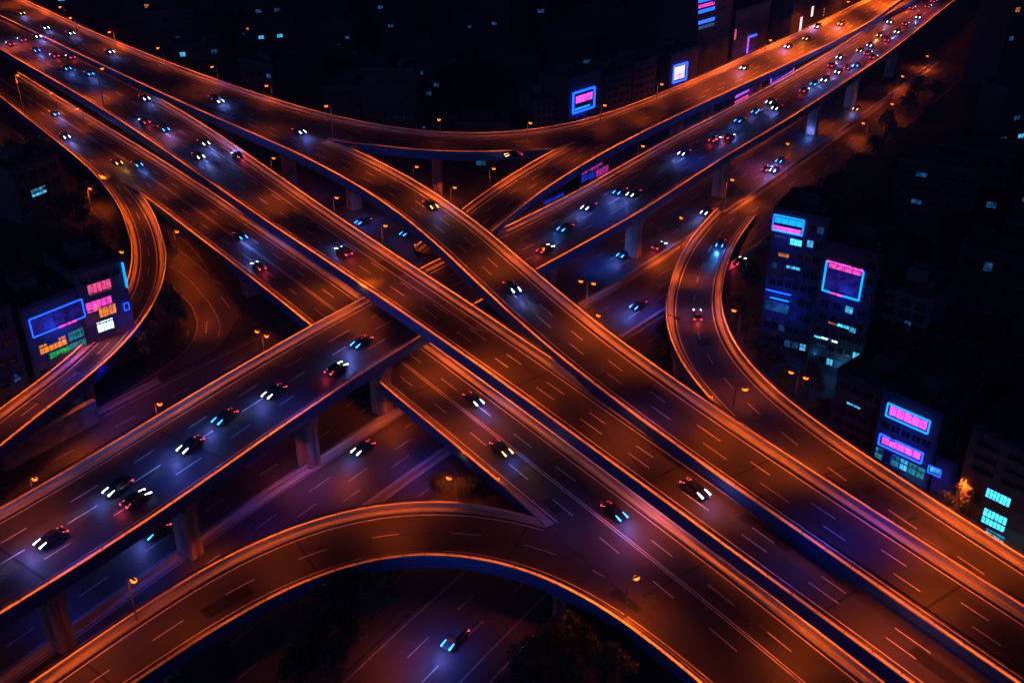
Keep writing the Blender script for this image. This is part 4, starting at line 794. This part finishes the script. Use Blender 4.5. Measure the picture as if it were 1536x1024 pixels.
u0, v1 = f.uv(178, 436); u1, v0 = f.uv(188, 450); f.rect(f.w - 1.6, v0 - 2, f.w - .6, v0 - .5, M_['nblue'], r=.08)
f = FB('apartment_block', 'dark stone faced block at the left edge beside the neon shops', (-12, 640), (52, 604), (-25, 478), 12, M_['wall2']); f.grid(3, 5)
f = FB('apartment_block', 'dark block with one faint cyan window among trees at left', (36, 336), (104, 308), (17, 254), 12, M_['wallp']); f.grid(4, 3); f.px_window((46, 286), (70, 288), M_['cyan'], mull=3)

# --- right cluster
f = FB('neon_tower', 'tower with a blue and pink rooftop sign, nearest the right ramp', (1135, 520), (1212, 540), (1158, 314), 12, M_['wall3'])
u0, v1 = f.uv(1162, 321); u1, _ = f.uv(1207, 331); _, v0 = f.uv(1161, 341)
f.rect(u0, v0 - .4, u1, v1, M_['ncyan'], r=.16, mats=dict(l=M_['nblue'], r=M_['ncyan']))
f.panel(u0 + .2, v1 - 1.6, u1 - .2, v1 - .3, M_['ncyan'], d=.25); f.panel(u0, v0 - .6, u1 - .3, v0 + .7, M_['npink'], d=.3)
for a, b, m in (((1163, 352), (1180, 358), 'dimc'), ((1186, 357), (1202, 370), 'cyanb'), ((1168, 378), (1183, 387), 'warm'), ((1180, 397), (1200, 406), 'cyan'), ((1160, 410), (1176, 418), 'glass'), ((1158, 392), (1164, 402), 'dimc')): f.px_window(a, b, M_[m], mull=2)
u0, v1 = f.uv(1150, 433); u1, v0 = f.uv(1186, 450); f.rect(u0, v1 - .5, u1, v1, M_['nblue'], r=.14, sides='t'); f.rect(u0 + 1, v1 - 1.9, u1 - .3, v1 - 1.5, M_['ncyan'], r=.12, sides='t')
f.panel(u0, v1 - 4.4, u1, v1 - 2.3, M_['dimc'], d=.2); f.grid(6, max(5, int(f.h / 3.3)), v0=1, v1=f.h - .6, lit=9, litmats=('dimc', 'dimc', 'cyan', 'nblue'), fill=(.75, .45))
f = FB('shop_building', 'small shop with a pink neon bar and bright white window, between the two neon towers', (1191, 522), (1226, 534), (1200, 448), 8, M_['wall3'])
u0, v1 = f.uv(1198, 454); u1, v0 = f.uv(1213, 460); f.rect(max(.3, u0), v1 - .3, min(f.w - .3, u1), v1, M_['npink'], r=.13, sides='t')
for a, b, m in (((1200, 463), (1211, 474), 'coolw'), ((1192, 476), (1210, 483), 'cyanb'), ((1196, 485), (1211, 496), 'cyan')): f.px_window(a, b, M_[m], mull=1)
f.grid(3, 4, v0=.8, lit=3, litmats=('dimc', 'nblue'))
f = FB('neon_tower', 'broad tower with a large square cyan neon frame on its front', (1208, 548), (1288, 575), (1246, 366), 14, M_['wall3'])
u0, v1 = f.uv(1241, 390); u1, _ = f.uv(1297, 405); ul, v0 = f.uv(1235, 434); u0 = max(.5, (u0 + ul) / 2)
u1 = min(f.w - .4, u1); rs = [(u0 - .4, v0 - .6, u1 + .4, v1 + .6)]
f.panel(u0 + .5, v0 + .5, u1 - .5, v1 - 1.2, M_['screen'], 'dark_screen', lines=False)
f.rect(u0, v0, u1, v1, M_['ncyan'], r=.2, mats=dict(t=M_['npink']))
f.panel(u0 + .4, v1 - 1.3, u1 - .4, v1 - .3, M_['nmag'], d=.25); f.panel(u0 + (u1 - u0) * .22, v0 - .25, u0 + (u1 - u0) * .58, v0 + .35, M_['npink'], d=.55)
f.grid(4, 2, v0=v0 - 7, v1=v0 - 1.2, lit=1, litmats=('cyan',))
for a, b, m in (((1243, 481), (1254, 488), 'warm'), ((1256, 484), (1274, 494), 'cyanb'), ((1275, 490), (1283, 500), 'cyan'), ((1222, 502), (1231, 508), 'cyanb'), ((1232, 504), (1256, 515), 'coolw'), ((1225, 515), (1238, 521), 'dimc')): f.px_window(a, b, M_[m], mull=3)
f.grid(6, max(5, int(f.h / 3.3)), v0=1, v1=f.h - .6, lit=6, litmats=('dimc', 'dimc', 'cyan'), fill=(.75, .45), skip=avoid(rs))
f = FB('apartment_block', 'unlit grey block with a grid of square dark windows, right of the square neon frame', (1296, 556), (1374, 580), (1324, 428), 12, M_['wallp']); f.grid(3, 6, v0=3, fill=(.72, .62))
f.px_window((1358, 480), (1366, 488), M_['dimc'], mull=1)
f = FB('apartment_block', 'brown apartment block with small balcony windows and one cyan window, below the neon towers', (1236, 676), (1312, 714), (1254, 556), 13, M_['wall2'])
u0, v1 = f.uv(1271, 600); u1, v0 = f.uv(1291, 612); f.grid(4, 6, fill=(.8, .55), skip=avoid([(u0, v0 - .8, u1, v1 + .4)])); f.window(u0, v0 - .3, u1, v1 - .2, M_['cyan'], 'lit_window', mull=3)
f = FB('neon_shop', 'shop with two pink lit floors edged in blue neon, beside the right ramp', (1297, 722), (1382, 764), (1334, 590), 13, M_['wall3'])
for (a, b, c, k) in (((1334, 603), (1397, 630), (1331, 622), 'npink'), ((1322, 649), (1386, 680), (1319, 664), 'npink')):
    u0, v1 = f.uv(*a); u1, _ = f.uv(*b); _, v0 = f.uv(*c); u0 = max(.3, u0); u1 = min(f.w - .3, u1)
    if v1 - v0 < 1.5: v0 = v1 - 2.2
    f.panel(u0 + .35, v0 + .3, u1 - .35, v1 - .3, M_[k], d=.2); f.rect(u0, v0, u1, v1, M_['ncyan'] if k == 'npink' and a[1] < 620 else M_['nblue'], r=.15)
vb = v0; f.grid(6, 1, v0=vb - 3.2, v1=vb - .6, fill=(.85, .8), lit=5, litmats=('cyan', 'nteal')); f.grid(5, 1, v0=f.uv(1334, 622)[1] - 3.4, v1=f.uv(1334, 622)[1] - .8, fill=(.8, .5))
f = FB('kiosk_building', 'narrow dark house with one small blue framed screen, right of the pink shop', (1386, 768), (1416, 782), (1396, 684), 9, M_['wall3'])
u0, v1 = f.uv(1395, 696); u1, v0 = f.uv(1411, 714); f.panel(u0 + .2, v0 + .2, u1 - .2, v1 - .2, M_['cyan'], d=.2, lines=False); f.rect(u0, v0, u1, v1, M_['nblue'], r=.09)
f = FB('office_building', 'pale office block with cyan lit lower floors behind the orange lit tree, right edge', (1418, 802), (1560, 876), (1447, 634), 14, M_['wallp'])
r1 = f.px_rect((1482, 728), (1518, 754)); u0, v1 = f.uv(1482, 729); u1, v0 = f.uv(1518, 744)
r2u0, r2v1 = f.uv(1478, 758); r2u1, r2v0 = f.uv(1512, 775)
f.grid(3, 3, v0=v1 + 1, fill=(.72, .42), mull=4)
f.window(u0, v1 - 2.0, u1, v1 - .2, M_['cyanb'], 'lit_window', mull=6); f.window(r2u0, r2v1 - 3.0, r2u1, r2v1 - .3, M_['cyanb'], 'lit_window', mull=5); f.window(r2u0 + 1, r2v1 - 5.4, r2u1 + .4, r2v1 - 3.6, M_['cyan'], 'lit_window', mull=4)
for i_, (px, py, e, c) in enumerate(((1215, 540, 900, (.05, .4, 1)), (1250, 560, 1200, (.1, .5, 1)), (1340, 745, 900, (.08, .45, .9)), (1480, 845, 700, (.05, .5, .8)), (90, 600, 500, (.1, .3, 1)))):  # unseen point lights added for the spill of the shop windows
    q = at(px, py + 6); d_ = bpy.data.lights.new('added_window_spill', 'POINT'); d_.energy = e * .3; d_.color = c; d_.shadow_soft_size = .8; o_ = bpy.data.objects.new('added_window_spill', d_); COL.objects.link(o_); o_.location = q + Vector((0, -1.5, 3.2))
# --- behind the top viaduct
f = FB('office_building', 'dim grey block just left of the single blue framed sign, behind the curved ramp', (800, 222), (846, 216), (802, 150), 12, M_['wallp']); f.grid(5, 6)
f = FB('neon_tower', 'block with a square blue neon frame around a pink sign, behind the curved ramp', (850, 224), (900, 206), (850, 122), 12, M_['wall3'])
u0, v1 = f.uv(858, 140); u1, _ = f.uv(890, 131); _, v0 = f.uv(857, 170); f.rect(u0, v0, u1, v1, M_['nblue'], r=.35, d=.6); f.panel(u0 + 1.2, v0 + 2.6, u1 - .8, v0 + 5.0, M_['npink'], d=.5); f.panel(u0 + .8, v0 + .6, u1 - 2, v0 + 1.3, M_['ncyan'], d=.5); f.grid(4, 3, v0=1, v1=v0 - 1)
f = FB('apartment_block', 'reddish plain block right of the single blue framed sign', (906, 202), (944, 190), (906, 116), 12, M_['wall2']); f.grid(4, 7)
f = FB('apartment_block', 'dark block with two blue specks of lit windows between the two blue framed signs', (946, 188), (980, 176), (944, 100), 12, M_['wall']); f.grid(4, 7, lit=2)
f = FB('neon_tower', 'block with blue neon frame around a pale pink screen, behind the upper right viaduct', (1000, 170), (1042, 156), (1003, 84), 12, M_['wall3'])
u0, v1 = f.uv(1009, 99); u1, _ = f.uv(1029, 93); _, v0 = f.uv(1008, 124); f.rect(u0, v0, u1, v1, M_['nblue'], r=.3, d=.6); f.panel(u0 + .6, v1 - 5.0, u1 - .8, v1 - .6, M_['nwhite'], d=.4); f.panel(u0 + .5, v0 + .8, u1 - 2, v0 + 2.4, M_['npink'], d=.4); f.grid(4, 3, v0=1, v1=max(4, v0 - 1))
f = FB('neon_tower', 'tall tower with stacked horizontal blue neon bars at the top edge', (1036, 140), (1088, 122), (1036, -40), 14, M_['wall3'])
for py, m in ((2, 'nblue'), (10, 'nmag'), (18, 'nblue'), (34, 'nblue'), (42, 'dimc')):
    u0, v = f.uv(1046, py); u1, _ = f.uv(1071, py - 6); f.panel(u0, v - .8, u1, v + .5, M_[m], d=.4, lines=False)
f = FB('neon_tower', 'block with an upright violet neon outline, right of the striped blue tower', (1094, 116), (1146, 96), (1094, 22), 12, M_['wall3'])
u0, v1 = f.uv(1122, 56); u1, _ = f.uv(1134, 50); _, v0 = f.uv(1120, 80); f.rect(u0, v0, u1, v1, M_['nviolet'], r=.35, sides='tl', mats=dict(t=M_['nblue'])); u0, v1 = f.uv(1101, 44); f.panel(u0, v1 - 4, u0 + 1.4, v1, M_['nrose'], d=.4); f.grid(4, 4, v0=1, v1=max(5, v0 - 1), lit=1)
f = FB('office_building', 'block with two upright white lit signs near the top right', (1180, 84), (1256, 50), (1180, -30), 12, M_['wall'])
u0, v1 = f.uv(1199, 26); _, v0 = f.uv(1198, 48); f.panel(u0, v0, u0 + 2.2, v1, M_['nwhite'], d=.5, lines=False); u0, v1 = f.uv(1216, 10); _, v0 = f.uv(1216, 25); f.panel(u0, v0, u0 + 2.2, v1, M_['nwhite'], d=.5, lines=False); u0, v1 = f.uv(1234, 11); _, v0 = f.uv(1234, 24)
for k in range(3): f.panel(u0, v0 + (v1 - v0) * k / 3, u0 + 1.6, v0 + (v1 - v0) * (k + .6) / 3, M_['warm'], d=.5, lines=False)
# --- between the two viaducts at the upper right
f = FB('low_shop', 'low shop with pink lit windows between the curved ramp and the wide viaduct', (868, 300), (922, 276), (868, 238), 7, M_['wall3'])
for a, b, m in (((872, 250), (890, 256), 'nmag'), ((882, 246), (903, 251), 'nmagd'), ((894, 254), (912, 260), 'nmagd'), ((872, 262), (892, 266), 'screenb')): f.px_window(a, b, M_[m], mull=3)
f = FB('low_shop', 'low shop with a blue lit counter in the gap under the curved ramp', (808, 318), (846, 300), (808, 285), 6, M_['wall3']); u0, v1 = f.uv(812, 296); f.panel(.4, 1.4, f.w - .4, 2.6, M_['screenb'], d=.3)
f = FB('low_shop', 'low shop with violet lit sign band in the gap between the upper right viaducts', (1098, 170), (1134, 150), (1098, 140), 6, M_['wall3']); f.panel(.6, f.h - 2.4, f.w - .5, f.h - .8, M_['nviolet'], d=.3); f.panel(.6, f.h - 4.4, f.w - 2, f.h - 3.2, M_['nmag'], d=.3)
f = FB('low_shop', 'low shop with violet neon outline in the gap furthest right between the upper viaducts', (1152, 140), (1188, 118), (1152, 112), 6, M_['wall3']); f.rect(.5, f.h - 4, f.w - .5, f.h - .8, M_['nviolet'], r=.2)

# --- the unlit city beyond, block by block
IRAMP = int(np.searchsorted(ML.s, dpx(1165, 300)))
def blocked(p, r):
    for k, ln in LN.items():
        i = ln.near(p.x, p.y); dx, dy = p.x - ln.p[i, 0], p.y - ln.p[i, 1]
        if k == 'M':
            o = dx * ln.n[i, 0] + dy * ln.n[i, 1]
            if (-58 if i < IRAMP else -24) - r < o < 50 + r and 2 < i < len(ln.p) - 2: return True
        elif math.hypot(dx, dy) < ln.hw[i] + r + 4: return True
    return any((p - (b.o + b.X * b.w / 2 - b.N * b.depth / 2)).length < r + b.w * .5 + 3 for b in KEYB)
CITY = []; SPOTS = []
def city(p, ang, w, d, h, lit, wall, litm):
    name = 'tower_block' if h > 26 else 'apartment_block'
    f = Facade.__new__(Facade); f.o = p; f.w = w; f.depth = d; f.h = h; f.ang = ang
    f.X = Vector((math.cos(ang), math.sin(ang), 0)); f.N = Vector((f.X.y, -f.X.x, 0))
    q = Facade; f.root = empty(name, p, ang)
    W = MB(); W.box(0, 0, -.5, w, d, h)
    W.build('wall', wall, f.root)
    r = MB(); t = .3
    for (x0, y0, x1, y1) in ((-.15, -.15, w + .15, t), (-.15, d - t, w + .15, d + .15), (-.15, t, t, d - t), (w - t, t, w + .15, d - t)): r.box(x0, y0, h - .25, x1, y1, h + .8)
    r.box(t, t, h + .004, w - t, d - t, h + .06); ro = r.build('roof', M_['roof'], f.root)
    st = MB(); a = w * random.uniform(.15, .5); st.box(a, d * .3, h + .05, a + w * .3, d * .3 + d * .3, h + random.uniform(2, 3.4)); st.build('roof_hut', wall, ro)
    if random.random() < .6:
        tk = MB(); x, y = w * random.uniform(.6, .8), d * random.uniform(.2, .8); tk.tube([(x, y, h + .05), (x, y, h + 1.8)], 1.0, 10); tk.build('water_tank', M_['frame'], ro)
    rows = max(3, int(h / random.uniform(3.2, 4.6))); cols = max(3, int(w / random.uniform(3.2, 4.2)))
    while rows * cols > 60: rows -= 1
    f.grid(cols, rows, lit=lit, litmats=litm, fill=(random.uniform(.4, .7), random.uniform(.3, .5)))
    return f
tries = 0
random.seed(21)
placed = []
while tries < 2600 and len(placed) < 110:
    tries += 1
    p = Vector((random.uniform(-300, 330), random.uniform(105, 620), 0)); w = random.uniform(11, 20); d = random.uniform(9, 15)
    h = random.uniform(9, 24) if random.random() < .75 else random.uniform(24, 40)
    if p.y < 260: h = min(h, 20)
    px, py, dep = proj(p + Vector((0, 0, h * .5)))
    if not (-40 < px < 1580 and -90 < py < 1000): continue
    if p.x < -60 and p.y < 200: continue
    ang = rad(random.choice((-8, 14, 22, -30)) + random.uniform(-6, 6))
    if px > 1000 and py > 200: ang = rad(-27 + random.uniform(-5, 5))
    ctr = p + Vector((math.cos(ang), math.sin(ang), 0)) * w / 2 + Vector((-math.sin(ang), math.cos(ang), 0)) * d / 2
    r = math.hypot(w, d) / 2
    if blocked(ctr, r * .8): continue
    # a tall block in front would hide the roads behind it
    tp = proj(ctr + Vector((0, 0, h))); hid = False
    for k in ('A', 'B', 'C', 'D', 'J', 'H', 'G', 'E', 'F'):
        ln = LN[k]
        for i in range(0, len(ln.p), 3):
            q = proj(ln.p[i])
            if q[2] > dep and abs(q[0] - tp[0]) < (w * .8) * FPX / dep and tp[1] - 8 < q[1] < py: hid = True; break
        if hid: break
    if hid: continue
    if any((ctr - c).length < (r + r2) * .92 for c, r2 in placed): continue
    placed.append((ctr, r))
    lit = random.choices((0, 1, 2, 3, 4), (2, 4, 4, 3, 2))[0]
    wall = M_[random.choice(('city1', 'city3', 'city3', 'city1', 'city2'))]
    f = city(p, ang, w, d, h, lit, wall, ('dimc', 'dimc', 'dimc', 'dimc', 'cyan') if random.random() < .95 else ('warm', 'dimc'))
    CITY.append((f.root, lit, px, py, h))
bk = {}
for c in CITY:
    reg = 'right of the right ramp' if c[2] > 1000 and c[3] > 120 else 'left of the loop ramp' if c[2] < 330 and c[3] > 200 else 'in the gaps amid the viaducts' if c[3] > 250 else 'beyond the top viaducts'
    kind = ('tall' if c[4] > 26 else 'low' if c[4] < 14 else 'mid-height')
    bk.setdefault((reg, kind, min(c[1], 3)), []).append(c)
NW = ['no lit window', 'one lit window', 'two lit windows', 'several lit windows']
for (reg, kind, l), lst in bk.items():
    lst.sort(key=lambda c: c[2])
    for n, c in enumerate(lst):
        pre = '%s dark block with %s, %s' % (kind, NW[l], reg)
        tag(c[0], pre if len(lst) == 1 else pre + ', ' + ORD[n] + ' from left', 'building', 'dark blocks of the unlit city')

# ------------------------------------------------------------ stone retaining wall under the loop ramp
w0, w1 = at(8, 708), at(150, 632); v = w1 - w0; L_ = v.length; rw = empty('retaining_wall', w0, math.atan2(v.y, v.x))
tag(rw, 'rough stone retaining wall under the lower end of the loop ramp', 'wall')
m = MB(); random.seed(5); y = 0.0
while y < 4.3:
    x = 0.0; hh = random.uniform(.45, .7)
    while x < L_:
        ww = random.uniform(.9, 2.2); e = random.uniform(0, .07); m.box(x + .02, -e, y + .02, min(L_, x + ww) - .02, .9, y + hh - .02); x += ww
    y += hh
m.build('stone_blocks', M_['stone'], rw, merge=False); c = MB(); c.box(-.1, .12, 0, L_ + .1, 1.05, y - .03); c.build('core', M_['soffit'], rw); c = MB(); c.box(-.1, -.15, y, L_ + .1, 1.1, y + .22); c.build('coping', M_['kerb'], rw)

# ------------------------------------------------------------ trees
def tree_meshes(seed, H=8.0, R=3.4, n=1500):
    rnd = random.Random(seed)
    t = MB(); t.tube([(0, 0, -.2), (.05, .03, H * .25), (.12, -.05, H * .5), (.1, .05, H * .8)], [.28, .22, .15, .05], 8)
    tips = []
    for k in range(8):
        a = rnd.uniform(0, 6.28); z = H * rnd.uniform(.28, .6); l = R * rnd.uniform(.5, .9); e = (l * math.cos(a), l * math.sin(a), z + l * rnd.uniform(.4, .9))
        t.tube([(.08, 0, z), (e[0] * .5, e[1] * .5, z + (e[2] - z) * .4), e], [.10, .07, .03], 5); tips.append(Vector(e))
    cl = [(q, rnd.uniform(.9, 1.5)) for q in tips]
    for k in range(16):
        a = rnd.uniform(0, 6.28); rr = R * math.sqrt(rnd.random()) * .85; z = H * rnd.uniform(.42, 1.0); s = 1 - max(0, (z / H - .6)) * 1.3
        cl.append((Vector((rr * math.cos(a) * s, rr * math.sin(a) * s, z)), rnd.uniform(.7, 1.5)))
    m = MB()
    for k in range(n):
        c, r = rnd.choice(cl); v = Vector((rnd.gauss(0, 1), rnd.gauss(0, 1), rnd.gauss(0, .8))).normalized() * r * rnd.uniform(.45, 1.05); p = c + v
        s = rnd.uniform(.13, .30); u = Vector((rnd.gauss(0, 1), rnd.gauss(0, 1), rnd.gauss(0, .6))).normalized(); w = u.cross(Vector((rnd.gauss(0, 1), rnd.gauss(0, 1), rnd.gauss(0, 1)))).normalized()
        m.cur = 0 if rnd.random() < .7 else 1
        m.face([p - u * s * 1.5, p - w * s * .7, p + u * s * 1.5, p + w * s * .7])
    return t.mesh('trunk', M_['bark']), m.mesh('crown', [M_['leaf'], M_['leaf2']], merge=False)
TM = [tree_meshes(11), tree_meshes(23, 7.0, 3.8, 1600), tree_meshes(37, 9.5, 3.6, 1700), tree_meshes(51, 5.0, 2.6, 1000)]
TREES = []
random.seed(3)
def tree(px, py, where, s=1.0, k=None):
    q = at(px, py); k = random.randrange(4) if k is None else k
    r = empty('tree', q, random.uniform(0, 6.28)); r.scale = (s, s, s * random.uniform(.9, 1.1)); link('trunk', TM[k][0], r); link('crown', TM[k][1], r); tag(r, None, 'tree', 'dark city trees'); TREES.append((r, where, px)); return r
def clump(where, pts, s=(0.8, 1.2)):
    for p in pts: tree(p[0], p[1], where, random.uniform(*s), p[2] if len(p) > 2 else None)
clump('the dark lot at the left edge', [(22, 236), (62, 246), (110, 330), (128, 345), (150, 372), (90, 352), (60, 360), (135, 305), (30, 380), (105, 385), (150, 400), (12, 420), (60, 410)])
clump('the verge inside the loop ramp', [(255, 500), (262, 470), (240, 525), (268, 490), (225, 545)], (.6, .9))
clump('the ground below the right ramp', [(1010, 560), (990, 575), (1005, 530), (1000, 590)], (.7, 1.0))
clump('the roadside at upper right', [(1250, 300), (1272, 280), (1238, 320), (1290, 262), (1210, 338), (1262, 330), (1310, 235), (1325, 210), (1345, 215), (1360, 175), (1375, 150), (1400, 150), (1390, 200), (1290, 310), (1240, 350)])
clump('the strip before the neon towers', [(1105, 470), (1120, 500), (1135, 540), (1150, 560), (1180, 575), (1165, 600), (1210, 600), (1230, 640), (1125, 440), (1200, 640), (1100, 500)], (.6, .95))
clump('the dark ground below the bottom ramp', [(540, 900), (510, 930), (490, 960), (560, 930), (530, 965), (470, 1000), (500, 1010), (450, 1030), (860, 960), (830, 990), (880, 1000), (800, 1030), (850, 1040), (920, 1030), (575, 880)], (.6, 1.0))
clump('the verge between lowest viaduct and bottom ramp', [(692, 745), (712, 738), (660, 738), (725, 755)], (.6, .8))
clump('the verge behind the arched connector ramp', [(560, 205), (610, 200), (720, 205), (760, 200), (440, 150), (470, 130), (520, 150), (370, 100), (300, 80), (690, 190)], (.9, 1.3))
tree(1436, 809, 'the pavement beside the glowing lamp at right', 1.12, 2)
cnt = {}
for w in set(x[1] for x in TREES):
    g_ = sorted([x for x in TREES if x[1] == w], key=lambda x: x[2])
    for k, x in enumerate(g_):
        pre = 'dark leafy tree on ' + w
        x[0]['label'] = pre if len(g_) == 1 else pre + ', ' + ORD[k] + ' from left'

# ------------------------------------------------------------ night air
hb = MB(); hb.box(-420, -70, -1.5, 420, 640, 113.0)
hm = bpy.data.materials.new('haze'); hm.use_nodes = True; nt = hm.node_tree; nt.nodes.clear()
o_ = nt.nodes.new('ShaderNodeOutputMaterial'); v_ = nt.nodes.new('ShaderNodeVolumePrincipled')
v_.inputs['Color'].default_value = (0.75, 0.75, 0.85, 1); v_.inputs['Density'].default_value = 0.00028; v_.inputs['Anisotropy'].default_value = 0.2
nt.links.new(v_.outputs[0], o_.inputs['Volume'])
tag(hb.build('haze', hm), None, None, kind='stuff')
